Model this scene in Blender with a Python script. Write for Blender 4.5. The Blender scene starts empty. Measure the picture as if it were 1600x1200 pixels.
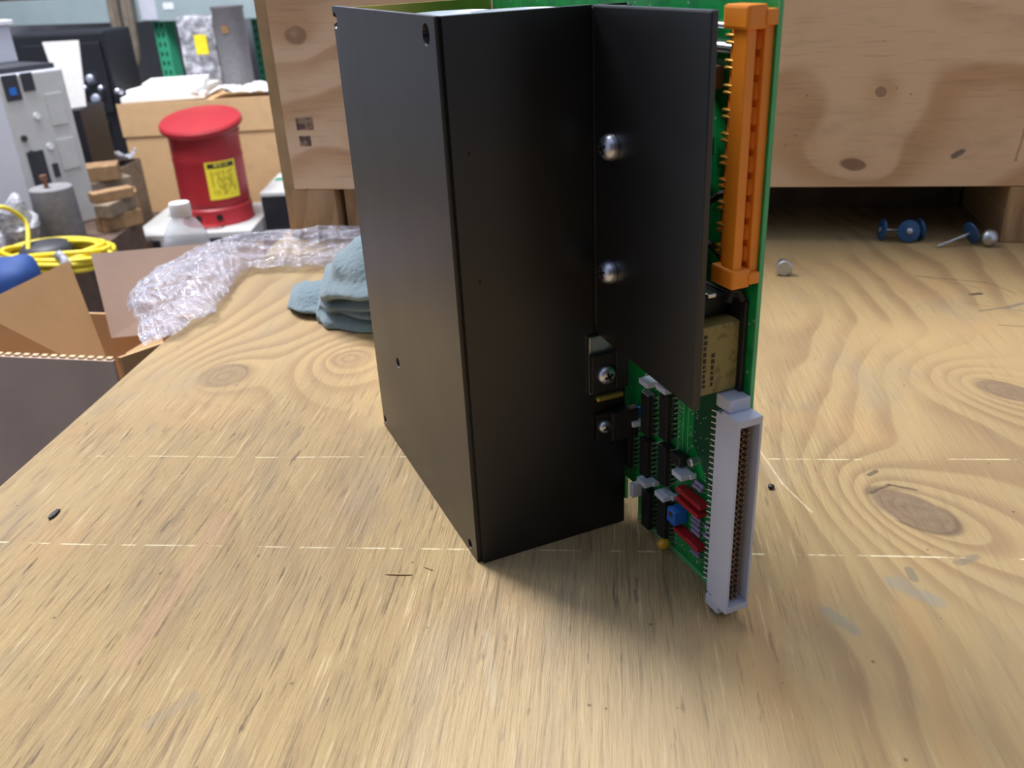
import bpy, bmesh, math, random
from mathutils import Vector, Matrix, noise
random.seed(7)
scene = bpy.context.scene
COL = scene.collection

# ------------------------------------------------------------------ camera, world, light, exposure
CAM = Vector((-0.1115, -0.3238, 0.2577))
YAW, PITCH, ROLL, FPX = 0.3902, 0.4469, -0.0544, 1388.2
fw = Vector((math.sin(YAW)*math.cos(PITCH), math.cos(YAW)*math.cos(PITCH), -math.sin(PITCH)))
r0 = Vector((math.cos(YAW), -math.sin(YAW), 0)); u0 = r0.cross(fw)
rr = r0*math.cos(ROLL)+u0*math.sin(ROLL); uu = -r0*math.sin(ROLL)+u0*math.cos(ROLL)
cd = bpy.data.cameras.new('camera'); cam = bpy.data.objects.new('camera', cd); COL.objects.link(cam)
cam.matrix_world = Matrix(((rr.x, uu.x, -fw.x, CAM.x), (rr.y, uu.y, -fw.y, CAM.y), (rr.z, uu.z, -fw.z, CAM.z), (0, 0, 0, 1)))
cd.sensor_width = 36; cd.lens = FPX/1600*36; cd.clip_start = 0.01; cd.clip_end = 60
cd.dof.use_dof = True; cd.dof.focus_distance = 0.43; cd.dof.aperture_fstop = 17
scene.camera = cam
w = bpy.data.worlds.new('hall'); scene.world = w; w.use_nodes = True
w.node_tree.nodes['Background'].inputs[0].default_value = (0.68, 0.79, 1.0, 1)
w.node_tree.nodes['Background'].inputs[1].default_value = 0.62
scene.view_settings.view_transform = 'Standard'; scene.view_settings.look = 'None'
scene.view_settings.exposure = 0.0; scene.view_settings.gamma = 1
def area(name, loc, target, sx, sy, power, col=(1, 1, 1)):
    l = bpy.data.lights.new(name, 'AREA'); l.shape = 'RECTANGLE'; l.size = sx; l.size_y = sy; l.energy = power; l.color = col
    o = bpy.data.objects.new(name, l); COL.objects.link(o); o.location = loc
    o.rotation_euler = (Vector(target)-Vector(loc)).to_track_quat('-Z', 'Y').to_euler()
    return o
area('ceiling_lamp_bench', (-0.55, 1.28, 3.0), (0, 0, 0), 0.5, 1.2, 35, (1.0, 0.96, 0.90))
area('ceiling_lamp_aisle', (0.95, 0.95, 3.2), (0.1, 0.1, 0), 0.5, 1.3, 23, (1.0, 0.96, 0.90))
area('ceiling_lamp_side', (-1.9, 1.75, 3.0), (0, 0.0, 0), 0.6, 1.6, 11, (1.0, 0.97, 0.93))
area('ceiling_lamp_right', (2.7, 0.5, 2.7), (0.3, 0.2, 0), 1.0, 1.2, 11, (1.0, 0.95, 0.88))
area('ceiling_lamp_storage', (-0.6, 2.7, 3.2), (-0.3, 2.9, 0), 1.6, 1.6, 270, (0.97, 0.98, 1.0))

# ------------------------------------------------------------------ frames
RG = Vector((math.cos(YAW), -math.sin(YAW), 0)); FG = Vector((math.sin(YAW), math.cos(YAW), 0))
def G(a, b, z): return Vector((CAM.x, CAM.y, 0)) + RG*a + FG*b + Vector((0, 0, z))   # right, forward, height
FLOOR = -0.9
TR = math.radians(-29.0)                                   # the bench axes
EX = Vector((math.cos(TR), math.sin(TR), 0)); EY = Vector((-math.sin(TR), math.cos(TR), 0))

def lin(c):
    return tuple(((x/255)/12.92 if x/255 <= .04045 else ((x/255+.055)/1.055)**2.4) for x in c)+(1,)

# ------------------------------------------------------------------ node helper
class NT:
    def __init__(s, name):
        s.m = bpy.data.materials.new(name); s.m.use_nodes = True; s.t = s.m.node_tree; s.n = s.t.nodes
        s.b = s.n['Principled BSDF']; s.out = s.n['Material Output']
    def link(s, a, b): s.t.links.new(a, b)
    def put(s, sock, v):
        if isinstance(v, (int, float, tuple, list)): sock.default_value = v
        else: s.link(v, sock)
    def math(s, op, a, b=0.0, c=0.0, clamp=False):
        n = s.n.new('ShaderNodeMath'); n.operation = op; n.use_clamp = clamp
        s.put(n.inputs[0], a); s.put(n.inputs[1], b); s.put(n.inputs[2], c); return n.outputs[0]
    def obj(s): return s.n.new('ShaderNodeTexCoord').outputs['Object']
    def sep(s, v):
        n = s.n.new('ShaderNodeSeparateXYZ'); s.link(v, n.inputs[0]); return n.outputs
    def comb(s, x, y, z=0.0):
        n = s.n.new('ShaderNodeCombineXYZ'); s.put(n.inputs[0], x); s.put(n.inputs[1], y); s.put(n.inputs[2], z); return n.outputs[0]
    def mapping(s, v, sc, loc=(0, 0, 0), rot=(0, 0, 0)):
        n = s.n.new('ShaderNodeMapping'); s.link(v, n.inputs[0]); n.inputs['Scale'].default_value = sc
        n.inputs['Location'].default_value = loc; n.inputs['Rotation'].default_value = rot; return n.outputs[0]
    def noise(s, v, scale, detail=4, rough=.55, dist=0.0):
        n = s.n.new('ShaderNodeTexNoise'); s.link(v, n.inputs['Vector']); n.inputs['Scale'].default_value = scale
        n.inputs['Detail'].default_value = detail; n.inputs['Roughness'].default_value = rough; n.inputs['Distortion'].default_value = dist
        return n.outputs['Fac']
    def voro(s, v, scale, feat='F1'):
        n = s.n.new('ShaderNodeTexVoronoi'); s.link(v, n.inputs['Vector']); n.inputs['Scale'].default_value = scale; n.feature = feat
        return n.outputs['Distance']
    def ramp(s, f, stops, mode='LINEAR'):
        n = s.n.new('ShaderNodeValToRGB'); s.put(n.inputs[0], f); e = n.color_ramp.elements; n.color_ramp.interpolation = mode
        while len(e) > 1: e.remove(e[-1])
        e[0].position = stops[0][0]; e[0].color = stops[0][1]
        for p, c in stops[1:]:
            x = e.new(p); x.color = c
        return n.outputs[0]
    def step(s, f, a, b):
        n = s.n.new('ShaderNodeMapRange'); n.interpolation_type = 'SMOOTHSTEP'; s.put(n.inputs[0], f)
        n.inputs[1].default_value = a; n.inputs[2].default_value = b; n.inputs[3].default_value = 0; n.inputs[4].default_value = 1
        return n.outputs[0]
    def mix(s, f, a, b, mode='MIX'):
        n = s.n.new('ShaderNodeMix'); n.data_type = 'RGBA'; n.blend_type = mode
        s.put(n.inputs[0], f); s.put(n.inputs[6], a); s.put(n.inputs[7], b); return n.outputs[2]
    def bump(s, h, strength=.5, dist=.001, normal=None):
        n = s.n.new('ShaderNodeBump'); n.inputs['Strength'].default_value = strength; n.inputs['Distance'].default_value = dist
        s.link(h, n.inputs['Height'])
        if normal: s.link(normal, n.inputs['Normal'])
        return n.outputs[0]
    def set(s, **k):
        names = {'col': 'Base Color', 'rough': 'Roughness', 'metal': 'Metallic', 'spec': 'Specular IOR Level', 'norm': 'Normal', 'alpha': 'Alpha',
                 'trans': 'Transmission Weight', 'ior': 'IOR', 'coat': 'Coat Weight', 'sheen': 'Sheen Weight', 'aniso': 'Anisotropic'}
        for a, v in k.items(): s.put(s.b.inputs[names[a]], v)
        return s.m

def plain(name, c, rough=.5, metal=0.0, var=.12, scale=60.0, bump=0.0, bscale=300.0, spec=.5, **k):
    t = NT(name); v = t.obj(); f = t.noise(v, scale, 4)
    c0 = lin(c); dk = tuple(x*(1-var) for x in c0[:3])+(1,); lt = tuple(min(1, x*(1+var)) for x in c0[:3])+(1,)
    t.set(col=t.ramp(f, [(.3, dk), (.7, lt)]), rough=rough, metal=metal, spec=spec, **k)
    if bump: t.set(norm=t.bump(t.noise(v, bscale, 3), bump, .001))
    return t.m

def plywood(name, light, band, knot, knots, freq, axes=(0, 1), warp=.02, bandmix=.6, streak=1.0, lines=(), segs=(), grey=.5, orange=(186, 146, 102), rough=.6, bump=.5, zone=False):
    """flat sawn veneer: contour bands that swirl round knots, fibres along the second axis"""
    t = NT(name); v = t.obj(); xyz = t.sep(v); u, g = xyz[axes[0]], xyz[axes[1]]
    p = t.comb(u, g)
    n1 = t.noise(p, 5.0, 2); n2 = t.noise(t.mapping(p, (1, 1, 1), (3.1, 7.7, 0)), 9.0, 2)
    uw = t.math('ADD', u, t.math('MULTIPLY', t.math('SUBTRACT', n1, .5), warp*4))
    gw = t.math('ADD', g, t.math('MULTIPLY', t.math('SUBTRACT', n2, .5), warp*2))
    F = t.math('MULTIPLY', t.math('ADD', uw, t.math('MULTIPLY', t.math('SUBTRACT', t.noise(t.mapping(p, (1, .35, 1)), 7.0, 1), .5), .18)), freq)
    disc = None; ring = None
    for (ku, kg, ra, rb, rot, amp, sp, kst) in knots:
        du = t.math('SUBTRACT', t.math('ADD', t.math('MULTIPLY', u, .88), t.math('MULTIPLY', uw, .12)), ku); dg = t.math('SUBTRACT', t.math('ADD', t.math('MULTIPLY', g, .88), t.math('MULTIPLY', gw, .12)), kg)
        c, s_ = math.cos(rot), math.sin(rot)
        x = t.math('ADD', t.math('MULTIPLY', du, c/ra), t.math('MULTIPLY', dg, s_/ra))
        y = t.math('ADD', t.math('MULTIPLY', du, -s_/rb), t.math('MULTIPLY', dg, c/rb))
        r2 = t.math('ADD', t.math('MULTIPLY', x, x), t.math('MULTIPLY', y, y))
        r = t.math('SQRT', r2)
        F = t.math('ADD', F, t.math('MULTIPLY', t.math('POWER', 2.718, t.math('MULTIPLY', r, -1.0/sp)), amp))
        d = t.math('MULTIPLY', t.math('SUBTRACT', 1.0, t.step(r, .84, 1.06)), kst); e = t.math('MULTIPLY', t.math('MULTIPLY', t.step(r, .86, 1.0), t.math('SUBTRACT', 1.0, t.step(r, 1.0, 1.2))), kst)
        disc = d if disc is None else t.math('MAXIMUM', disc, d); ring = e if ring is None else t.math('MAXIMUM', ring, e)
    saw = t.math('FRACT', F)
    late = t.math('MULTIPLY', t.step(saw, .25, .80), t.math('SUBTRACT', 1.0, t.step(saw, .86, .99)))
    fib = t.noise(t.mapping(p, (1, .05, 1)), 420.0, 5, .65)
    fib2 = t.noise(t.mapping(p, (1, .10, 1), (.3, .9, 0)), 130.0, 4, .6)
    rz = t.math('SUBTRACT', 1.0, t.step(t.math('ADD', u, t.math('MULTIPLY', t.math('SUBTRACT', t.noise(p, 8.0, 2), .5), .25)), .06, .22)) if zone else 1.0
    if zone: rz = t.math('MULTIPLY', rz, t.math('SUBTRACT', 1.0, t.step(g, .12, .26)))
    rzl = t.math('ADD', .25, t.math('MULTIPLY', rz, .75 if zone else .75))
    patch = t.noise(p, 11.0, 3); gr = t.noise(t.mapping(p, (1, .5, 1), (5, 1, 0)), 16.0, 5, .65)
    bm = t.math('MULTIPLY', late, t.math('MULTIPLY', t.step(t.noise(t.mapping(p, (1, 1, 1), (9, 4, 0)), 6.0, 2), .36, .56), t.math('SUBTRACT', bandmix, t.math('MULTIPLY', rz, bandmix*.55 if zone else 0.0))))
    col = t.mix(bm, lin(light), lin(band))
    col = t.mix(t.math('MULTIPLY', t.step(patch, .52, .74), .5), col, lin(orange))
    col = t.mix(t.math('MULTIPLY', t.step(gr, .54, .74), grey), col, lin((148, 136, 120)))
    col = t.mix(t.math('MULTIPLY', t.step(fib2, .46, .32), t.math('MULTIPLY', rzl, .55*streak)), col, lin((140, 116, 86)))
    col = t.mix(t.math('MULTIPLY', t.step(fib, .45, .33), t.math('MULTIPLY', rzl, .75*streak)), col, lin((112, 92, 68)))
    col = t.mix(t.math('MULTIPLY', t.step(fib, .56, .70), t.math('MULTIPLY', rzl, .45*streak)), col, lin((232, 212, 172)))
    if zone:
        pit = t.noise(t.mapping(p, (1, .13, 1), (6, 2, 0)), 210.0, 4, .6)
        col = t.mix(t.math('MULTIPLY', t.step(pit, .37, .30), t.math('MULTIPLY', rz, .8)), col, lin((84, 70, 54)))
        blot = t.noise(t.mapping(p, (1, .30, 1), (1, 6, 0)), 34.0, 4, .6)
        col = t.mix(t.math('MULTIPLY', t.step(blot, .50, .68), t.math('MULTIPLY', rzl, .40)), col, lin((134, 120, 100)))
    if disc is not None:
        kc = t.mix(t.noise(p, 160.0, 4), lin(knot), lin(tuple(max(0, q-45) for q in knot)))
        col = t.mix(disc, col, kc)
        ringm = t.math('MULTIPLY', ring, t.step(t.noise(p, 22.0, 2), .42, .55))
        col = t.mix(t.math('MULTIPLY', ringm, .75), col, lin((70, 55, 45)))
    for (off, wd) in lines:                                   # thin pale roller marks across the sheet
        wob = t.math('MULTIPLY', t.math('SUBTRACT', t.noise(p, 6.0, 1), .5), .006)
        d = t.math('ABSOLUTE', t.math('ADD', t.math('SUBTRACT', g, off), wob))
        mk = t.math('MULTIPLY', t.math('SUBTRACT', 1.0, t.step(d, wd*.4, wd)), t.step(t.noise(t.mapping(p, (1, .1, 1)), 45.0, 3, .7), .46, .56))
        col = t.mix(t.math('MULTIPLY', mk, .7), col, lin((240, 226, 190)))
    for (ua, ga, ub, gb, wd, cc, am) in segs:                 # pencil strokes, dents
        dx, dy = ub-ua, gb-ga; L = dx*dx+dy*dy
        pu = t.math('SUBTRACT', u, ua); pg = t.math('SUBTRACT', g, ga)
        h = t.math('DIVIDE', t.math('ADD', t.math('MULTIPLY', pu, dx), t.math('MULTIPLY', pg, dy)), L, clamp=True)
        ax = t.math('SUBTRACT', pu, t.math('MULTIPLY', h, dx)); ay = t.math('SUBTRACT', pg, t.math('MULTIPLY', h, dy))
        d = t.math('SQRT', t.math('ADD', t.math('MULTIPLY', ax, ax), t.math('MULTIPLY', ay, ay)))
        d = t.math('ADD', d, t.math('MULTIPLY', t.math('SUBTRACT', t.noise(p, 150.0, 3), .5), wd*1.6))
        col = t.mix(t.math('MULTIPLY', t.math('SUBTRACT', 1.0, t.step(d, wd*.4, wd)), am), col, lin(cc))
    tone = t.noise(t.mapping(p, (1, .6, 1), (7, 1.4, 0)), 3.6, 3)
    col = t.mix(t.math('MULTIPLY', t.step(tone, .62, .36), .35 if zone else .08), col, lin((128, 108, 84))); col = t.mix(t.math('MULTIPLY', t.step(tone, .56, .72), .30), col, lin((222, 200, 168)))
    sp = t.voro(p, 55.0); col = t.mix(t.math('MULTIPLY', t.math('SUBTRACT', 1.0, t.step(sp, .03, .06)), .7), col, lin((92, 78, 62)))
    rg = t.step(t.noise(t.mapping(p, (1, 1, 1), (2, 8, 0)), 4.0, 1), .35, .6)
    h = t.math('ADD', t.math('MULTIPLY', t.math('ADD', fib, t.math('MULTIPLY', fib2, 1.3)), t.math('MULTIPLY', t.math('ADD', .2, rg), rzl)), t.math('MULTIPLY', late, .1))
    t.set(col=col, rough=t.math('ADD', rough, t.math('MULTIPLY', fib, .2)), spec=.35, norm=t.bump(h, bump, .0030))
    return t.m

M = {}
# bench plywood: knots as (u, v, radius u, radius v, turn, ring strength, spread)
M['bench'] = plywood('bench_plywood', (177, 150, 106), (146, 116, 82), (142, 120, 100),
    [(.2109, .0508, .0235, .0130, -.907, 8.0, 2.4, .9), (.3060, .1850, .0190, .0115, -.80, 8.0, 2.8, .8), (-.2110, .2128, .0155, .0185, .0, 6.0, 2.4, .55), (-.1267, .2410, .013, .014, 0, 5, 2.4, .35),
     (.56, -.2, .02, .015, 0, 4, 2.6, .8), (-.1, -.5, .02, .015, 0, 4, 2.6, .8)],
    34.0, zone=True, bandmix=.75, grey=.45, lines=((.100, .0007), (.012, .0008)),
    segs=((.3192, .403, .3706, .3828, .0012, (92, 78, 62), .75), (.3706, .3828, .3819, .3551, .0008, (92, 78, 62), .6), (.3238, .4012, .3589, .371, .0008, (100, 85, 68), .5), (.348, .3562, .355, .358, .0032, (58, 46, 36), .9),
          (.3406, .3203, .3641, .3276, .0016, (104, 98, 92), .7), (.3641, .3276, .3778, .3353, .0026, (108, 104, 100), .7), (.3353, .3384, .3723, .3192, .0007, (100, 88, 76), .6), (.3437, .2919, .3601, .289, .0012, (100, 86, 68), .6),
          (.1464, .1083, .1524, .0746, .0008, (226, 208, 172), .5), (.1524, .0746, .1621, .0477, .0009, (226, 208, 172), .5), (.1992, .0835, .2036, .0875, .0017, (74, 60, 48), .8),
          (.1955, .066, .2069, .0738, .0016, (66, 52, 44), .75), (.2069, .0738, .2190, .0690, .0014, (66, 52, 44), .75), (.2194, .0076, .2281, .0126, .0028, (128, 116, 98), .7), (.1955, .0023, .1957, -.0046, .0025, (122, 112, 96), .7), (.1526, -.0275, .1616, -.0392, .0040, (140, 134, 122), .6),
          (.1873, -.0071, .1996, -.0197, .0060, (144, 140, 132), .5), (.1877, -.0243, .1818, -.102, .0100, (192, 150, 98), .4), (-.1399, .0359, -.1408, -.0679, .0075, (190, 150, 120), .4), (.0089, -.0467, .016, -.0858, .0030, (196, 186, 164), .25), (-.1146, -.1013, -.1038, -.0878, .0045, (142, 134, 122), .3)),
    bump=.6)
M['edge_ply'] = plain('plywood_edge', (176, 144, 104), .7, var=.2, scale=30)
M['crate'] = plywood('crate_plywood', (236, 200, 166), (206, 162, 124), (150, 116, 98),
    [(.20, .025, .008, .011, .0, 1.2, 4, .6), (.19, .30, .02, .02, 0, 1.5, 3, .5), (.135, .565, .0040, .0045, .3, 1.6, 7, .7), (.074, .548, .005, .011, .1, 1.5, 5, .8), (.225, .715, .009, .010, .4, 2.0, 5, .8)],
    13.0, axes=(2, 0), warp=.03, bandmix=.9, streak=.3, grey=.28, orange=(216, 170, 126), bump=.12,
    segs=((.135, .690, .215, .705, .0020, (132, 108, 90), .5), (.075, .684, .135, .690, .0016, (124, 102, 86), .5), (.080, .632, .083, .638, .0040, (92, 84, 92), .8)))
M['skid'] = plywood('skid_lumber', (182, 146, 108), (140, 104, 74), (110, 80, 60), [], 55.0, axes=(0, 2), warp=.004, streak=.8, bump=.3)
M['darklumber'] = plain('dark_lumber', (92, 72, 62), .8, var=.3, scale=25, bump=.3)
t = NT('black_anodised'); v = t.obj()
br = t.noise(t.mapping(v, (1, 1, .02)), 500, 3); sm = t.noise(v, 14, 3)
t.set(col=t.ramp(sm, [(.3, lin((8, 9, 13))), (.7, lin((12, 13, 18)))]), rough=t.math('ADD', .30, t.math('MULTIPLY', sm, .14)), ior=1.62, norm=t.bump(t.noise(t.mapping(v, (.03, .03, 1)), 900, 2), .03, .001)); M['black'] = t.m
M['gold'] = plain('yellow_chromate', (196, 178, 92), .35, .85, .2, 40)
M['steel'] = plain('zinc_screw', (206, 210, 226), .36, 1.0, .1, 200)
M['darksteel'] = plain('dark_recess', (28, 28, 30), .6, .3)
t = NT('solder_mask'); v = t.obj(); xyz = t.sep(v)
f1 = t.noise(v, 120, 3); tr = t.math('FRACT', t.math('MULTIPLY', xyz[1], 620.0))
lo = t.step(t.noise(t.mapping(v, (1, 1, .35), (0, 3, 1)), 46, 2), .46, .52)
lines = t.math('MULTIPLY', t.step(tr, .3, .5), lo)
col = t.mix(t.step(f1, .35, .65), lin((8, 122, 56)), lin((12, 152, 70)))
col = t.mix(t.math('MULTIPLY', lines, .5), col, lin((34, 150, 84)))
col = t.mix(t.math('MULTIPLY', t.math('SUBTRACT', 1.0, t.step(t.voro(v, 210), .10, .16)), .6), col, lin((170, 190, 170)))
t.set(col=col, rough=.32, spec=.5, norm=t.bump(lines, .2, .0004)); M['pcb'] = t.m
M['pcb_dark'] = plain('solder_mask_ground', (12, 74, 46), .35, var=.15, scale=80)
M['pcb_edge'] = plain('board_edge', (86, 176, 116), .55)
M['orange'] = plain('orange_nylon', (236, 138, 34), .42, var=.06)
M['goldpin'] = plain('gold_contact', (222, 178, 84), .3, .9)
M['white'] = plain('grey_white_plastic', (192, 196, 214), .5, var=.04)
M['bronze'] = plain('bronze_contact', (150, 112, 66), .35, .8)
M['lettering'] = plain('dark_print', (58, 46, 30), .8)
t = NT('beige_tape'); v = t.obj()
t.set(col=t.mix(t.step(t.noise(v, 150, 3), .5, .62), lin((140, 126, 72)), lin((112, 98, 56))), rough=.5); M['beige'] = t.m
M['chip'] = plain('chip_epoxy', (30, 28, 32), .5, var=.1)
M['tin'] = plain('tinned_lead', (200, 202, 205), .3, .9)
M['capwhite'] = plain('ceramic_cap', (206, 212, 232), .45, var=.04)
M['redres'] = plain('red_network', (170, 30, 40), .4)
M['blueres'] = plain('blue_trimmer', (40, 110, 210), .4)
M['tant'] = plain('yellow_tantalum', (214, 160, 44), .35)
M['lilac'] = plain('resistor_body', (146, 140, 176), .5)
M['browncap'] = plain('brown_film_cap', (96, 78, 58), .5)
M['alu'] = plain('capacitor_sleeve', (176, 190, 202), .4, var=.06)
M['capblue'] = plain('blue_nail_cap', (38, 78, 122), .38, var=.1)
M['bolt'] = plain('galvanised', (196, 200, 206), .35, .85, .1, 150)

# ------------------------------------------------------------------ mesh helpers
class MB:
    def __init__(s): s.b = bmesh.new()
    def box(s, c, d, rot=None, bev=0.0):
        m = Matrix.Translation(Vector(c))
        if rot is not None: m = m @ (rot if isinstance(rot, Matrix) else Matrix.Rotation(rot, 4, 'Z'))
        r = bmesh.ops.create_cube(s.b, size=1, matrix=m @ Matrix.Diagonal((d[0], d[1], d[2], 1)))
        if bev:
            es = list({e for v in r['verts'] for e in v.link_edges})
            bmesh.ops.bevel(s.b, geom=es, offset=bev, segments=2, affect='EDGES', profile=.6)
        return s
    def b6(s, x0, x1, y0, y1, z0, z1, bev=0.0):
        return s.box(((x0+x1)/2, (y0+y1)/2, (z0+z1)/2), (abs(x1-x0), abs(y1-y0), abs(z1-z0)), None, bev)
    def cyl(s, p0, p1, r0_, r1_=None, seg=16, caps=True):
        p0, p1 = Vector(p0), Vector(p1); d = p1-p0
        m = Matrix.Translation((p0+p1)/2) @ d.to_track_quat('Z', 'Y').to_matrix().to_4x4()
        bmesh.ops.create_cone(s.b, cap_ends=caps, segments=seg, radius1=r0_, radius2=r0_ if r1_ is None else r1_, depth=d.length, matrix=m); return s
    def lathe(s, prof, seg=24, m=None):
        m = m or Matrix.Identity(4); rings = []
        for (r, z) in prof:
            if r < 1e-6: rings.append([s.b.verts.new(m @ Vector((0, 0, z)))])
            else: rings.append([s.b.verts.new(m @ Vector((r*math.cos(2*math.pi*i/seg), r*math.sin(2*math.pi*i/seg), z))) for i in range(seg)])
        for A, B in zip(rings, rings[1:]):
            for i in range(seg):
                j = (i+1) % seg
                if len(A) == 1 and len(B) == 1: continue
                if len(A) == 1: s.b.faces.new((A[0], B[j], B[i]))
                elif len(B) == 1: s.b.faces.new((A[i], A[j], B[0]))
                else: s.b.faces.new((A[i], A[j], B[j], B[i]))
        return s
    def prism(s, poly, off):                   # polygon of 3D points pushed along off
        off = Vector(off); a = [s.b.verts.new(Vector(p)) for p in poly]; b = [s.b.verts.new(Vector(p)+off) for p in poly]; n = len(a)
        s.b.faces.new(a[::-1]); s.b.faces.new(b)
        for i in range(n): s.b.faces.new((a[i], a[(i+1) % n], b[(i+1) % n], b[i]))
        return s
    def tube(s, pts, r, seg=8, closed=False):
        pts = [Vector(p) for p in pts]; n = len(pts); rings = []; up = Vector((.13, .27, .95))
        for i, p in enumerate(pts):
            a = pts[(i-1) % n] if closed or i else p; b = pts[(i+1) % n] if closed or i < n-1 else p
            d = (b-a).normalized(); x = d.cross(up)
            if x.length < 1e-3: x = d.cross(Vector((1, 0, 0)))
            x.normalize(); y = d.cross(x); rad = r[i] if isinstance(r, (list, tuple)) else r
            rings.append([s.b.verts.new(p + x*rad*math.cos(2*math.pi*k/seg) + y*rad*math.sin(2*math.pi*k/seg)) for k in range(seg)])
        for i in range(n if closed else n-1):
            A, B = rings[i], rings[(i+1) % n]
            for k in range(seg): s.b.faces.new((A[k], A[(k+1) % seg], B[(k+1) % seg], B[k]))
        if not closed: s.b.faces.new(rings[0][::-1]); s.b.faces.new(rings[-1])
        return s
    def grid(s, fn, nu, nv):
        V = [[s.b.verts.new(fn(i/nu, j/nv)) for j in range(nv+1)] for i in range(nu+1)]
        for i in range(nu):
            for j in range(nv): s.b.faces.new((V[i][j], V[i+1][j], V[i+1][j+1], V[i][j+1]))
        return s
    def build(s, name, mat, parent=None, smooth=False, kind=None, sharp=None):
        bmesh.ops.recalc_face_normals(s.b, faces=s.b.faces)
        me = bpy.data.meshes.new(name); s.b.to_mesh(me); s.b.free()
        if smooth:
            for p in me.polygons: p.use_smooth = True
            if sharp: me.set_sharp_from_angle(angle=math.radians(sharp))
        me.materials.append(M[mat] if isinstance(mat, str) else mat)
        o = bpy.data.objects.new(name, me); COL.objects.link(o); o.parent = parent
        if kind: o['kind'] = kind
        return o
def tag(o, label=None, cat=None, group=None, kind=None):
    if label: o['label'] = label
    if cat: o['category'] = cat
    if group: o['group'] = group
    if kind: o['kind'] = kind
    return o
def thing(name, label, cat, loc=(0, 0, 0), rz=0.0, group=None, kind=None):
    o = bpy.data.objects.new(name, None); COL.objects.link(o); o.location = loc; o.rotation_euler = (0, 0, rz)
    o.empty_display_size = .02
    return tag(o, label, cat, group, kind)
def place(o, parent, m):                        # a copy that shares mesh data
    c = o.copy(); COL.objects.link(c); c.parent = parent; c.matrix_local = m; return c
def cut(o, cutters):
    """carve real holes into a part, then drop the cutters"""
    cb = MB()
    for p0, p1, a, b in cutters: cb.cyl(p0, p1, a, b, 20)
    c = cb.build('cutter', 'darksteel')
    md = o.modifiers.new('holes', 'BOOLEAN'); md.object = c; md.operation = 'DIFFERENCE'; md.solver = 'EXACT'
    dg = bpy.context.evaluated_depsgraph_get(); me = bpy.data.meshes.new_from_object(o.evaluated_get(dg))
    o.modifiers.clear(); old = o.data; o.data = me; me.name = old.name; bpy.data.objects.remove(c)
    return o

# ------------------------------------------------------------------ setting: floor, back wall
M['floor'] = plain('concrete_floor', (120, 116, 112), .7, var=.2, scale=3, bump=.2, bscale=40)
M['wall'] = plain('hall_wall', (138, 138, 146), .8, var=.15, scale=2)
o = MB().b6(-5, 5, -3, 8, -.1, 0).build('floor', 'floor'); o.location = G(0, 0, FLOOR); o.rotation_euler.z = -YAW
tag(o, 'grey concrete warehouse floor under the benches', kind='structure')
o = MB().b6(-5, 5, 0, .12, 0, 4.2).build('wall_back', 'wall'); o.location = G(0, 6.6, FLOOR); o.rotation_euler.z = -YAW
tag(o, 'dark grey warehouse wall behind the pallet rack', kind='structure')
o = MB().b6(-.12, 0, -3, 6.6, 0, 4.2).build('wall_left', plain('pale_hall_wall', (176, 178, 186), .8, var=.06, scale=2)); o.location = G(-4.4, 0, FLOOR); o.rotation_euler.z = -YAW
tag(o, 'pale grey warehouse wall left of the pallet rack', kind='structure')
M['shade_wall'] = plain('shade_wall_dark', (52, 50, 54), .8, var=.1, scale=4)
o = MB().b6(-.9, 1.1, -.12, 0, 0, 2.25).build('added_shade_wall', 'shade_wall'); o.location = G(0, -.85, FLOOR); o.rotation_euler.z = -YAW  # unseen wall added behind the camera to shade the module front
tag(o, 'added dark grey shading wall on the near side of the bench', kind='structure')

# ------------------------------------------------------------------ the bench
def smooth_top(name, mat, parent, u0_, u1_, v0_, v1_, z0, z1): return MB().b6(u0_, u1_, v0_, v1_, z0, z1, .0012).build(name, mat, parent)
bench = thing('workbench', 'bare plywood workbench top with knots under the black module', 'workbench', (0, 0, FLOOR), TR)
H0 = -FLOOR
smooth_top('bench_top', 'bench', bench, -.285, 1.35, -.62, 1.05, H0-.019, H0).location.z = 0
for (x0, x1, y0, y1) in ((-.22, 1.28, -.55, -.51), (-.22, 1.28, .94, .98), (-.22, -.18, -.51, .94), (1.24, 1.28, -.51, .94)):
    MB().b6(x0, x1, y0, y1, H0-.11, H0-.019).build('apron_rail', 'skid', bench)
for x in (-.20, 1.26):
    for y in (-.53, .96): MB().b6(x-.043, x+.043, y-.043, y+.043, 0, H0-.019).build('leg', 'skid', bench)

# ------------------------------------------------------------------ the plywood crate on skids
CR = math.radians(-34.44)
cr = thing('plywood_crate', 'large plywood crate on lumber skids behind the black module', 'crate', (.0416, .6128, 0), CR)
CL, CB, CT = 1.15, .052, .36
MB().b6(0, CL, 0, .014, CB, CT, .0008).build('front_panel', 'crate', cr)
MB().b6(-.0125, -.0005, .002, .52, CB-.002, CT).build('side_panel', 'edge_ply', cr)
MB().b6(CL+.0005, CL+.0125, .002, .52, CB-.002, CT).build('side_panel', 'edge_ply', cr)
MB().b6(0, CL, .507, .52, CB, CT).build('rear_panel', 'edge_ply', cr)
MB().b6(0, CL, .0145, .5065, CB, CB+.014).build('base_panel', 'darklumber', cr)
MB().b6(0, CL, .0145, .5065, CT-.014, CT).build('lid_panel', 'edge_ply', cr)
for (x0, x1, y0, y1, mt) in ((-.012, .043, .001, .50, 'skid'), (.049, .10, .012, .50, 'skid'), (.684, .78, .0, .50, 'skid'), (1.06, 1.15, 0, .5, 'skid')):
    MB().b6(x0, x1, y0, y1, .0003, CB-.0005, .001).build('skid', mt, cr)
MB().b6(.105, .68, .131, .17, .0003, CB-.0005).build('cross_batten', 'darklumber', cr)
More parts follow.
